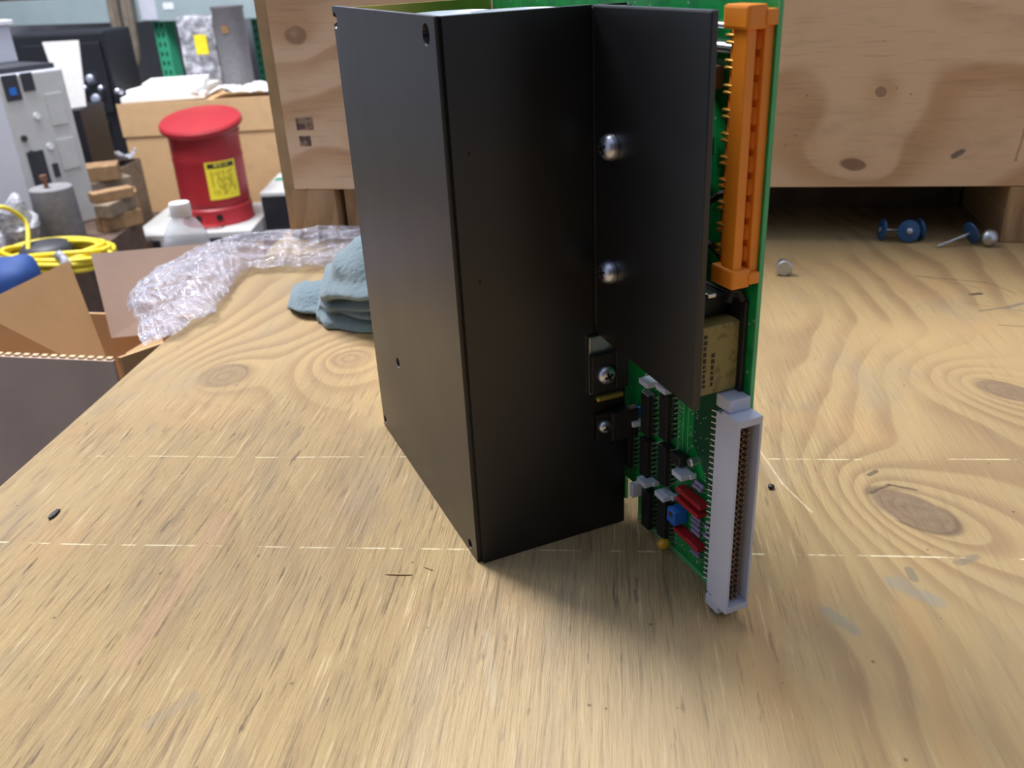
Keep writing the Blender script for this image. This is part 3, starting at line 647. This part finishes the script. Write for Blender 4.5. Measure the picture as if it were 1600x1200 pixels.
# ------------------------------------------------------------------ water bottle on its carton
bt = thing('bottle_carton', 'plain cardboard carton under the water bottle', 'cardboard box', G(-.52, 1.42, FLOOR), -YAW)
MB().b6(-.13, .17, -.14, .14, 0, .646, .003).build('carton_body', 'kraft_out', bt); MB().b6(-.13, .17, -.02, .02, .6460, .6466).build('tape_strip', 'kraft_cut', bt)
wb = thing('water_bottle', 'clear plastic water bottle with white cap behind the bubble wrap', 'bottle', G(-.484, 1.33, FLOOR+.6472))
t = NT('clear_pet'); t.set(col=lin((225, 230, 240)), rough=.06, spec=.9, alpha=.46); M['pet'] = t.m
M['capw'] = plain('white_cap', (238, 240, 244), .45, var=.02)
t = NT('bottle_label'); v = t.obj(); z = t.sep(v)[2]; t.set(col=t.ramp(t.math('MULTIPLY', z, 7.0), [(.0, lin((70, 200, 210))), (.80, lin((90, 205, 215))), (.88, lin((236, 240, 244)))]), rough=.35); M['blabel'] = t.m
MB().lathe([(0, 0), (.028, 0), (.0325, .006), (.0325, .138), (.0335, .146), (.031, .158), (.022, .174), (.0135, .183), (.0125, .190)], 32).build('bottle_body', 'pet', wb, True, sharp=50)
MB().lathe([(.0330, .078), (.0334, .079), (.0334, .140), (.0330, .1405)], 32).build('paper_label', 'blabel', wb, True)
MB().lathe([(.0152, .184), (.0156, .185), (.0156, .202), (.0146, .2045), (0, .2045)], 28).build('screw_cap', 'capw', wb, True, sharp=40)

# ------------------------------------------------------------------ storage area: low benches
lb = thing('low_bench', 'low dark wooden bench carrying the red can and cartons', 'bench', G(-1.25, 3.62, FLOOR), -YAW)
for k in range(5): MB().b6(-.95, .75, -.80+k*.34, -.80+k*.34+.33, .20, .23, .002).build('plank', 'darklumber', lb)
for x in (-.85, .65):
    for y in (-.70, .80): MB().b6(x-.045, x+.045, y-.045, y+.045, 0, .20).build('leg', 'darklumber', lb)
ZL = FLOOR+.2305
lc = thing('equipment_crate', 'dark wooden crate holding up the yellow cable and grey tower', 'crate', G(-1.56, 2.42, FLOOR), -YAW)
ZE = -.425
for x0, x1, y0, y1 in ((-.42, .42, -.36, -.34), (-.42, .42, .34, .36), (-.42, -.40, -.34, .34), (.40, .42, -.34, .34)): MB().b6(x0, x1, y0, y1, 0, ZE-FLOOR-.02).build('crate_side', 'darklumber', lc)
for k in range(4): MB().b6(-.42, .42, -.36+k*.18, -.36+k*.18+.176, ZE-FLOOR-.02, ZE-FLOOR).build('lid_plank', 'darklumber', lc)

# red can
M['red'] = plain('red_enamel', (165, 38, 46), .45, var=.08, scale=12)
can = thing('oily_waste_can', 'red metal waste can with yellow warning label on grey rack unit', 'waste can', G(-1.100, 3.42, -.5995), -YAW)
RC = .128
MB().lathe([(0, .0), (RC+.006, 0), (RC+.006, .005), (RC+.004, .008), (RC+.004, .060), (RC-.004, .068), (RC, .074), (RC, .085), (RC-.001, .23), (RC+.001, .24), (RC-.001, .25), (RC-.001, .315), (RC+.006, .330), (0, .330)], 48).build('can_body', 'red', can, True, sharp=35)
lid = MB().lathe([(0, .0), (RC+.017, 0), (RC+.022, .006), (RC+.022, .018), (RC+.016, .026), (RC-.03, .034), (.05, .037), (0, .038)], 48).build('lid', 'red', can, True, sharp=35)
lid.location = (0, 0, .352); lid.rotation_euler = (.20, 0, 0)
MB().cyl((-.07, 0, 0), (.07, 0, 0), .008, None, 12).build('lid_hinge', 'red', can).location = (0, RC+.018, .360)
for a in (-2.25, -1.85, -1.25):
    MB().cyl(((RC+.0035)*math.cos(a), (RC+.0035)*math.sin(a), .035), ((RC+.0062)*math.cos(a), (RC+.0062)*math.sin(a), .035), .012, None, 14).build('vent_hole', 'darksteel', can)
MB().tube([(-.02, -.128, .012), (-.01, -.16, .010), (.04, -.16, .010), (.05, -.128, .012)], .006, 8).build('foot_pedal', 'red', can)
t = NT('warning_label'); v = t.obj(); xyz = t.sep(v); ang = t.math('ARCTAN2', xyz[1], xyz[0]); z = xyz[2]
def rng(s, x, a, b, e): return t.math('MULTIPLY', t.step(x, a-e, a+e), t.math('SUBTRACT', 1.0, t.step(x, b-e, b+e)))
a0, a1 = -1.40, -.50
hd = t.math('MULTIPLY', rng(0, z, .214, .232, .0015), rng(0, ang, a0+.06, a1-.06, .01))
tx = t.math('MULTIPLY', rng(0, z, .220, .229, .001), t.math('MULTIPLY', rng(0, ang, a0+.24, a1-.20, .02), t.step(t.noise(t.comb(t.math('MULTIPLY', ang, 40.0), t.math('MULTIPLY', z, 60.0)), 1.0, 2), .42, .52)))
body = t.math('MULTIPLY', rng(0, z, .115, .205, .004), t.math('MULTIPLY', rng(0, ang, a0+.12, a1-.10, .02), t.step(t.noise(t.comb(t.math('MULTIPLY', ang, 9.0), t.math('MULTIPLY', z, 45.0)), 1.0, 3), .45, .55)))
col = t.mix(t.math('MULTIPLY', body, .6), lin((246, 226, 60)), lin((150, 132, 30))); col = t.mix(hd, col, lin((50, 46, 24))); col = t.mix(tx, col, lin((226, 208, 90)))
t.set(col=col, rough=.5); M['wlabel'] = t.m
def lab(i, j):
    a = a0+(a1-a0)*i; z = .100+.138*j; return Vector((( RC+.0018)*math.cos(a), (RC+.0018)*math.sin(a), z))
MB().grid(lab, 16, 4).build('warning_label', 'wlabel', can, True)

# grey rack units
M['grey'] = plain('grey_enamel', (196, 196, 196), .5, var=.06, scale=20); M['lgrey'] = plain('pale_lilac_panel', (206, 208, 222), .45, var=.04)
M['dgrey'] = plain('dark_grey_plastic', (52, 52, 60), .5, var=.1); M['navy'] = plain('black_panel', (24, 26, 34), .45); M['green'] = plain('green_sticker', (28, 140, 110), .6)
ru = thing('rack_unit', 'grey rack-mount equipment unit under the red waste can', 'electronics', G(-1.14, 3.44, ZL), -YAW)
MB().b6(-.24, .21, -.22, .22, 0, .0690, .003).build('case', 'grey', ru)
for x0, x1, z0, z1, mt in ((-.20, -.13, .02, .05, 'dgrey'), (-.11, -.09, .015, .05, 'lgrey'), (-.07, -.05, .02, .05, 'navy'), (.0, .10, .018, .05, 'dgrey'), (.14, .17, .02, .045, 'navy')):
    MB().b6(x0, x1, -.224, -.22, z0, z1).build('socket', mt, ru)
MB().b6(-.19, -.15, .06, .16, .0690, .0694).build('green_sticker', 'green', ru); MB().b6(-.14, -.06, .02, .17, .0690, .0695).build('white_sticker', 'capw', ru)
ru2 = thing('rack_unit', 'black-fronted equipment unit with pale top right of the red can', 'electronics', G(-.77, 3.55, ZL), -YAW)
MB().b6(-.155, .20, -.15, .20, 0, .165, .006).build('case', 'grey', ru2); MB().b6(-.15, .195, -.158, -.15, .02, .150, .002).build('front_panel', 'navy', ru2)
MB().b6(-.06, .08, -.08, .14, .165, .190, .010).build('raised_cover', 'lgrey', ru2); MB().b6(-.03, .03, -.083, -.079, .170, .180).build('slot', 'dgrey', ru2)
MB().b6(-.14, -.10, .05, .09, .165, .168).build('green_sticker', 'green', ru2); MB().cyl((.012, -.158, .10), (.012, -.162, .10), .010, None, 14).build('pink_button', plain('pink_button', (240, 190, 205), .4), ru2)
MB().b6(-.155, .20, -.168, -.158, .002, .018).build('trim_rail', 'lgrey', ru2)
# cartons behind
cb_ = thing('storage_carton', 'wide kraft cardboard carton behind the red waste can', 'cardboard box', G(-1.13, 4.06, ZL), -YAW)
MB().b6(-.44, .48, -.20, .28, 0, .455, .003).build('carton_body', 'kraft', cb_)
MB().b6(-.445, .485, -.206, -.200, .325, .460, .002).build('hanging_flap', 'kraft', cb_)
M['paper'] = plain('white_paper', (240, 238, 236), .8, var=.03)
random.seed(11)
for k, (a, b, wx, wy, rz, lbn) in enumerate(((-1.40, 4.02, .34, .28, .10, 'bottom white paper stack sheet'), (-1.38, 4.03, .31, .25, -.12, 'middle'), (-1.37, 4.05, .25, .22, .16, 'top'))):
    o = MB().b6(-wx/2, wx/2, -wy/2, wy/2, 0, .022, .002).build('paper_stack', 'paper'); o.location = G(a, b, ZL+.4605+k*.0225); o.rotation_euler.z = -YAW+rz
    tag(o, ('lowest bundle of white papers on the kraft carton', 'middle bundle of white papers on the kraft carton', 'topmost bundle of white papers on the kraft carton')[k], 'papers', 'paper bundles on the kraft carton')
def crumple(i, j):
    p = Vector(((i-.5)*.46, (j-.5)*.19, 0)); p.z = .012+.045*abs(noise.noise(p*9+Vector((3, 1, 0))))+.012*abs(noise.noise(p*30))
    return p
o = MB().grid(crumple, 40, 26).build('plastic_sheet', 'capw', None, True); o.location = G(-.96, 3.965, ZL+.4612); o.rotation_euler.z = -YAW
sm_ = o.modifiers.new('thick', 'SOLIDIFY'); sm_.thickness = .003
tag(o, 'crumpled white plastic sheet on the carton behind the red can', 'plastic sheet')
# wrapped box with yellow label
t = NT('cloudy_wrap'); v = t.obj(); t.set(col=t.mix(t.step(t.noise(v, 22, 5, .65), .4, .7), lin((120, 120, 128)), lin((212, 212, 222))), rough=.25, norm=t.bump(t.noise(v, 40, 4), .6, .01)); M['cloudy'] = t.m
M['yellow'] = plain('yellow_sticker', (226, 206, 40), .5)
wr = thing('wrapped_box', 'plastic wrapped box with yellow sticker on the kraft carton', 'package', G(-1.30, 4.245, ZL+.456), -YAW)
def lump(nu): 
    b = MB().b6(-.075, .085, -.05, .07, 0, .31, .012)
    bmesh.ops.subdivide_edges(b.b, edges=b.b.edges, cuts=4, use_grid_fill=True)
    for v in b.b.verts: v.co += v.co.normalized()*.008*noise.noise(v.co*18)
    return b
lump(0).build('wrapped_body', 'cloudy', wr, True, sharp=60); MB().b6(-.004, .050, -.0665, -.062, .155, .235).build('yellow_sticker', 'yellow', wr)
rl_ = thing('grey_drum', 'dark grey cylinder standing beside the wrapped box', 'drum', G(-1.135, 4.165, ZL+.456), -YAW)
MB().lathe([(0, 0), (.070, 0), (.070, .01), (.066, .015), (.066, .33), (.070, .335), (.070, .345), (0, .345)], 28).build('drum_body', plain('grey_drum', (104, 102, 106), .6), rl_, True, sharp=40)
MB().b6(-.02, .01, -.069, -.065, .24, .27).build('brown_tag', plain('brown_tag', (130, 96, 62), .7), rl_)
pn = thing('leaning_panel', 'pale lilac sheet panel leaning behind the grey drum', 'panel', G(-.86, 4.285, ZL+.4565), -YAW)
MB().prism([(-.17, 0, 0), (.16, 0, 0), (.16, .04, .42), (-.14, .04, .42)], (0, .012, 0)).build('panel_sheet', 'lgrey', pn)

# pallet rack
M['beam'] = plain('grey_green_beam', (158, 174, 178), .5, var=.06, scale=8); M['rackgreen'] = plain('green_upright', (60, 168, 128), .5, var=.06)
A_, B_ = G(-.60, 3.80, 0), G(-3.2, 5.79, 0); dirb = (B_-A_); angb = math.atan2(-dirb.y, -dirb.x)
A_, B_ = G(-.30, 4.48, 0), G(-3.2, 5.79, 0); dirb = (B_-A_); angb = math.atan2(-dirb.y, -dirb.x)
rk = thing('pallet_rack', 'pallet rack with grey beam and green perforated upright', 'rack', (B_.x, B_.y, FLOOR), angb)
LR = dirb.length; ZBm = .055-FLOOR
MB().b6(0, LR, 0, .05, ZBm-.012, ZBm+.118, .004).build('beam', 'beam', rk); MB().b6(0, LR, .95, 1.0, ZBm, ZBm+.13, .004).build('beam', 'beam', rk)
def upright(x, y):
    b = MB().b6(x-.042, x+.042, y, y+.07, 0, 2.2, .002).build('upright', 'rackgreen', rk)
    h0 = MB().box((0, 0, 0), (.012, .004, .022), None, .003).build('slot_hole', 'darksteel', b)
    first_ = True
    for k in range(10):
        for s_ in (-1, 1):
            m = Matrix.Translation((x+s_*.017, y-.0012, ZBm-.035-k*.048)); 
            if first_: h0.matrix_local = m; first_ = False
            else: place(h0, b, m)
UX = LR*.475
for x in (UX, LR-.05):
    for y in (.052, .88): upright(x, y)
MB().b6(.02, LR-.02, .052, .948, ZBm+.10, ZBm+.128).build('shelf_deck', 'darklumber', rk)
MB().b6(UX-.055, UX+.055, -.006, 0, ZBm-.004, ZBm+.14, .002).build('beam_bracket', 'lgrey', rk)
MB().b6(UX+.105, UX+.175, -.003, 0, ZBm+.045, ZBm+.078, .001).build('white_tag', 'capw', rk)
# things on the shelf
def on_rack(x, y, z): 
    c, s_ = math.cos(angb), math.sin(angb); return Vector((B_.x+x*c-y*s_, B_.y+x*s_+y*c, FLOOR+z))
sb = thing('shelf_box', 'dark equipment case on the rack shelf above the grey tower', 'equipment case', on_rack(UX-1.05, .3, ZBm+.1285), angb)
MB().b6(-.45, .45, -.2, .2, 0, .22, .01).build('case_body', 'navy', sb); MB().b6(-.43, .1, -.208, -.2, .03, .06).build('grey_stripe', 'grey', sb)
sb = thing('shelf_bag', 'dark slumped cloth bag on the rack shelf beside the hanging strap', 'bag', on_rack(UX-.34, .16, ZBm+.1285), angb)
b = MB(); bmesh.ops.create_icosphere(b.b, subdivisions=3, radius=1, matrix=Matrix.Translation((0, 0, .10)) @ Matrix.Diagonal((.20, .10, .11, 1)))
for v in b.b.verts: v.co += v.co.normalized()*.02*noise.noise(v.co*14); v.co.z = max(v.co.z, 0)
b.build('bag_body', 'dgrey', sb, True)
st = thing('hanging_strap', 'brown canvas strap looped over the grey rack beam', 'strap', on_rack(UX-.13, -.03, ZBm+.132), angb)
M['canvas'] = plain('canvas_strap', (122, 110, 98), .85, var=.2, scale=20, bump=.3)
sc_ = catmull([(-.045, .05, .034), (-.045, -.012, .034), (-.050, -.030, -.12), (-.036, -.034, -.28), (.01, -.034, -.36), (.040, -.034, -.28), (.044, -.030, -.12), (.042, -.012, .034), (.042, .05, .034)], 60)
b = MB().tube(sc_, .028, 10); b.build('strap_loop', 'canvas', st, True)
MB().tube([p+Vector((0, -.018, .04)) for p in sc_[8:53]], .020, 8).build('strap_fold', 'canvas', st, True)

# dark machine
mc = thing('dark_machine', 'black machine with shiny fittings between grey tower and carton', 'machine', G(-1.81, 3.98, ZL), -YAW)
MB().b6(-.20, .22, -.05, .25, 0, .74, .01).build('machine_body', 'navy', mc); MB().b6(-.12, .20, -.07, -.05, .42, .70, .004).build('dark_panel', 'navy', mc)
for x, z, r in ((-.055, .555, .022), (-.085, .52, .012), (-.02, .515, .014), (-.05, .475, .026), (-.05, .43, .020), (-.045, .375, .016), (.045, .50, .014)):
    MB().lathe([(0, 0), (r, 0), (r, .02), (r*.7, .03), (r*.7, .045), (0, .05)], 16, Matrix.Translation((x+.19, -.05, z)) @ Vector((.1, -1, .2)).to_track_quat('Z', 'Y').to_matrix().to_4x4()).build('shiny_fitting', 'steel', mc, True, sharp=40)
MB().tube([(-.12, -.06, .30), (-.04, -.10, .33), (.06, -.09, .31), (.14, -.06, .34)], .016, 10).build('hose', 'dgrey', mc, True)
# white paper sheet standing
o = MB().prism([(0, 0, 0), (.075, 0, .005), (.095, .02, .22), (-.03, .02, .22)], (0, .003, 0)).build('paper_sheet', 'paper'); o.location = G(-1.515, 3.27, -.1445); o.rotation_euler.z = -YAW
tag(o, 'bright white paper sheet standing behind the grey tower', 'paper')
fs = thing('file_box', 'grey upright storage box behind the grey computer tower', 'storage box', G(-1.45, 3.34, ZL), -YAW); MB().b6(-.16, .0, -.11, .10, 0, .525, .004).build('box_body', 'navy', fs)
# grey tower
tw_ = thing('computer_tower', 'grey computer tower with rear sockets above the yellow cable', 'computer', G(-1.395, 2.64, ZE), -YAW-.62)
MB().b6(-.42, 0, 0, .20, 0, .455, .004).build('case', 'lgrey', tw_)
MB().b6(.0002, .004, .004, .196, .006, .450).build('rear_plate', 'grey', tw_)
random.seed(2)
for (y, z, wy, wz, mt) in ((.035, .385, .045, .07, 'dgrey'), (.085, .405, .035, .05, 'dgrey'), (.15, .30, .05, .09, 'grey'), (.15, .17, .055, .09, 'grey'), (.05, .13, .05, .11, 'dgrey'), (.10, .155, .018, .04, 'dgrey'), (.05, .02, .05, .09, 'dgrey'), (.105, .06, .016, .035, 'dgrey')):
    MB().b6(.004, .008, y-wy/2, y+wy/2, z, z+wz, .001).build('socket_block', mt, tw_)
for (y, z) in ((.085, .335), (.10, .245), (.04, .235), (.03, .28)): MB().cyl((.004, y, z), (.010, y, z), .009, None, 14).build('round_jack', 'capw' if y > .08 else 'dgrey', tw_)
MB().b6(.008, .0095, .025, .045, .40, .42).build('blue_label', 'blueres', tw_)
MB().b6(-.40, -.02, .01, .19, .456, .470).build('dark_cover', 'dgrey', tw_)
bx_ = thing('small_box', 'pale lilac boxed device on top of the grey computer tower', 'device', G(-1.62, 2.92, ZE+.4705), -YAW-.5)
MB().b6(-.20, .14, -.08, .08, 0, .105, .003).build('case', 'lgrey', bx_); MB().b6(.02, .05, -.083, -.08, .055, .085).build('port', 'dgrey', bx_); MB().b6(.055, .085, -.083, -.08, .02, .05).build('port', 'dgrey', bx_)
MB().b6(-.21, .15, -.09, .09, .105, .118, .002).build('lid', 'capw', bx_)
# concrete cylinder with a rusty bolt
M['conc'] = plain('concrete', (128, 126, 130), .9, var=.15, scale=60, bump=.4, bscale=150); M['rust'] = plain('rust', (120, 82, 62), .8, var=.3, scale=90)
cy = thing('concrete_plug', 'grey concrete cylinder with rusty bolt above the yellow cable', 'concrete block', G(-1.285, 2.56, ZE), -YAW)
MB().lathe([(0, 0), (.060, 0), (.062, .003), (.058, .155), (.055, .158), (0, .155)], 36).build('cylinder', 'conc', cy, True, sharp=40)
MB().cyl((-.01, 0, .15), (-.012, 0, .185), .006, None, 12).cyl((-.012, 0, .178), (-.0125, 0, .192), .011, None, 6).build('rusty_bolt', 'rust', cy)
# wood offcuts
M['offcut'] = plain('old_wood', (150, 118, 84), .8, var=.3, scale=30, bump=.3); M['offcut2'] = plain('grey_wood', (132, 116, 98), .85, var=.25, scale=30, bump=.3)
random.seed(21)
for k, (a, b, z0, L_, wz, rz, desc) in enumerate(((-1.40, 3.10, 0, .22, .09, .55, 'lowest thick brown wood offcut in the pile behind the concrete cylinder'), (-1.40, 3.10, .0905, .22, .05, .85, 'narrow grey board across the wood pile behind the concrete cylinder'),
        (-1.39, 3.10, .141, .23, .06, .40, 'brown board in the middle of the wood pile by the kraft carton'), (-1.40, 3.10, .2015, .22, .045, .75, 'long grey slat near the top of the wood pile by the kraft carton'), (-1.41, 3.10, .247, .19, .05, .30, 'orange-tan block topping the wood pile beside the grey tower'))):
    w_ = thing('wood_offcut', desc, 'wood', G(a, b, ZL+z0+.0605), -YAW+rz, 'wood offcuts in the pile')
    o = MB().box((0, 0, wz/2), (L_, .10, wz), None, .003).build('board', 'offcut' if k % 2 == 0 else 'offcut2', w_)
for k, (a, b, z0, L_, wz, rz, desc) in enumerate(((-1.165, 2.68, 0, .13, .045, .9, 'short brown offcut lying flat right of the concrete cylinder'), (-1.165, 2.68, .0455, .14, .04, 1.35, 'short grey offcut crossing above the flat one right of the concrete cylinder'), (-1.170, 2.68, .086, .12, .03, .7, 'thin tan offcut topping the short ones right of the concrete cylinder'))):
    w_ = thing('wood_offcut', desc, 'wood', G(a, b, ZE+z0+.0004), -YAW+rz, 'wood offcuts in the pile')
    MB().box((0, 0, wz/2), (L_, .05, wz), None, .003).build('board', 'offcut2' if k % 2 else 'offcut', w_)
wp = thing('wood_stand', 'dark wooden box under the wood offcuts pile', 'box', G(-1.40, 3.10, ZL), -YAW); MB().b6(-.11, .11, -.10, .10, 0, .06).build('box_body', 'darklumber', wp)
sx = thing('scrap_carton', 'dusty grey carton under silver scrap behind the wood pile', 'cardboard box', G(-1.555, 3.58, ZL), -YAW)
MB().b6(-.13, .10, -.10, .10, 0, .27, .003).build('carton_body', 'offcut2', sx)
def crum3(i, j):
    p = Vector(((i-.5)*.22, (j-.5)*.18, 0)); p.z = .010+.085*abs(noise.noise(p*16+Vector((8, 2, 0))))+.02*abs(noise.noise(p*45)); return p
o = MB().grid(crum3, 26, 20).build('silver_scrap', 'cloudy', None, False); o.location = G(-1.565, 3.58, ZL+.2702); o.rotation_euler.z = -YAW
q_ = o.modifiers.new('thick', 'SOLIDIFY'); q_.thickness = .002
tag(o, 'crumpled silver plastic scrap between the grey tower and kraft carton', 'plastic scrap')
# yellow cables
M['ycable'] = plain('yellow_jacket', (226, 204, 50), .45, var=.1)
cc = thing('cable_coil', 'coil of bright yellow cable lying in front of the concrete cylinder', 'cable', G(-1.19, 2.30, ZE), -YAW)
random.seed(4)
for k in range(13):
    pts = []; ph = random.uniform(0, 6); rx = .135+random.uniform(-.018, .018); ry = .085+random.uniform(-.015, .015)
    for i in range(40):
        a = 2*math.pi*i/40; pts.append((rx*math.cos(a)+.01*math.sin(3*a+ph), ry*math.sin(a)+.008*math.cos(2*a+ph), .007+.0085*(k % 5)+.007*(1+math.sin(a*2+ph))))
    MB().tube(pts, .0062, 7, True).build('cable_loop', 'ycable', cc, True)
MB().tube(catmull([(-.12, -.02, .03), (-.135, -.06, .10), (-.10, -.02, .17), (-.07, .03, .12), (-.05, -.03, .06), (-.04, -.07, .02)], 30), .0058, 7).build('loose_end', 'ycable', cc, True)
MB().tube(catmull([(.03, .03, .06), (.10, .02, .055), (.16, -.02, .03), (.20, -.05, .008)], 20), .0058, 7).build('loose_end', 'ycable', cc, True)
MB().tube(catmull([(.05, -.085, .06), (.075, -.10, .03), (.06, -.10, .01)], 10), .012, 7).build('tie_wrap', 'cloudy', cc, True)
c2 = thing('cable_bundle', 'small bundle of yellow cable hanging beside the grey tower', 'cable', G(-1.53, 2.50, ZE), -YAW)
for k in range(6):
    pts = []
    for i in range(28):
        a = 2*math.pi*i/28; pts.append((.09*math.cos(a)+.004*k, .03*math.sin(a)-.006*k, .115+.006*k+.030*math.sin(a+k*.5)))
    MB().tube(pts, .006, 7, True).build('cable_loop', 'ycable', c2, True)
MB().b6(-.10, .08, -.05, .05, 0, .085, .01).build('spool_block', 'dgrey', c2)
MB().tube(catmull([(.06, -.03, .13), (.10, -.05, .10), (.11, -.06, .03)], 16), .0058, 7).build('loose_end', 'ycable', c2, True)
def crum2(i, j):
    a = 2*math.pi*i; e = math.pi*(j*.5); p = Vector((.06*math.cos(a)*math.cos(e), .045*math.sin(a)*math.cos(e), .15*math.sin(e)))
    return p*(1+.35*noise.noise(p*22))+Vector((0, 0, .003))
o = MB().grid(crum2, 40, 14).build('plastic_bag', 'cloudy', None, False); o.location = G(-1.350, 2.450, ZE); o.rotation_euler.z = -YAW; tag(o, 'crumpled grey plastic bag beside the yellow cable coil', 'plastic bag')
dk = thing('grey_pad', 'dark grey rounded pad inside the yellow cable coil', 'pad', G(-1.215, 2.31, ZE), -YAW)
MB().lathe([(0, 0), (.06, 0), (.066, .01), (.066, .05), (.055, .062), (0, .066)], 24).build('pad_body', 'dgrey', dk, True, sharp=50)
M['bluebox'] = plain('blue_fabric', (30, 66, 130), .7, var=.15, scale=30); M['wcable'] = plain('white_cord', (232, 232, 232), .5)
bb = thing('blue_bag', 'blue fabric bag with white cords at the photo edge', 'bag', G(-1.16, 1.98, ZE-.0), -YAW)
def bagf(i, j):
    a = 2*math.pi*i; e = math.pi*(j*.5); p = Vector((.095*math.cos(a)*math.cos(e)**.5 if j < 1 else 0, .08*math.sin(a)*math.cos(e)**.5 if j < 1 else 0, .125*math.sin(e)))
    return p*(1+.12*noise.noise(p*16))
MB().grid(bagf, 36, 14).build('bag_body', 'bluebox', bb, True)
for k in range(3):
    MB().tube(catmull([(-.05+.018*k, -.02, .125), (-.045+.02*k, -.075, .10), (-.02+.02*k, -.095, .06), (.03+.015*k, -.10, .045), (.09+.01*k, -.075, .03)], 24), .0055, 7).build('white_cord', 'wcable', bb, True)
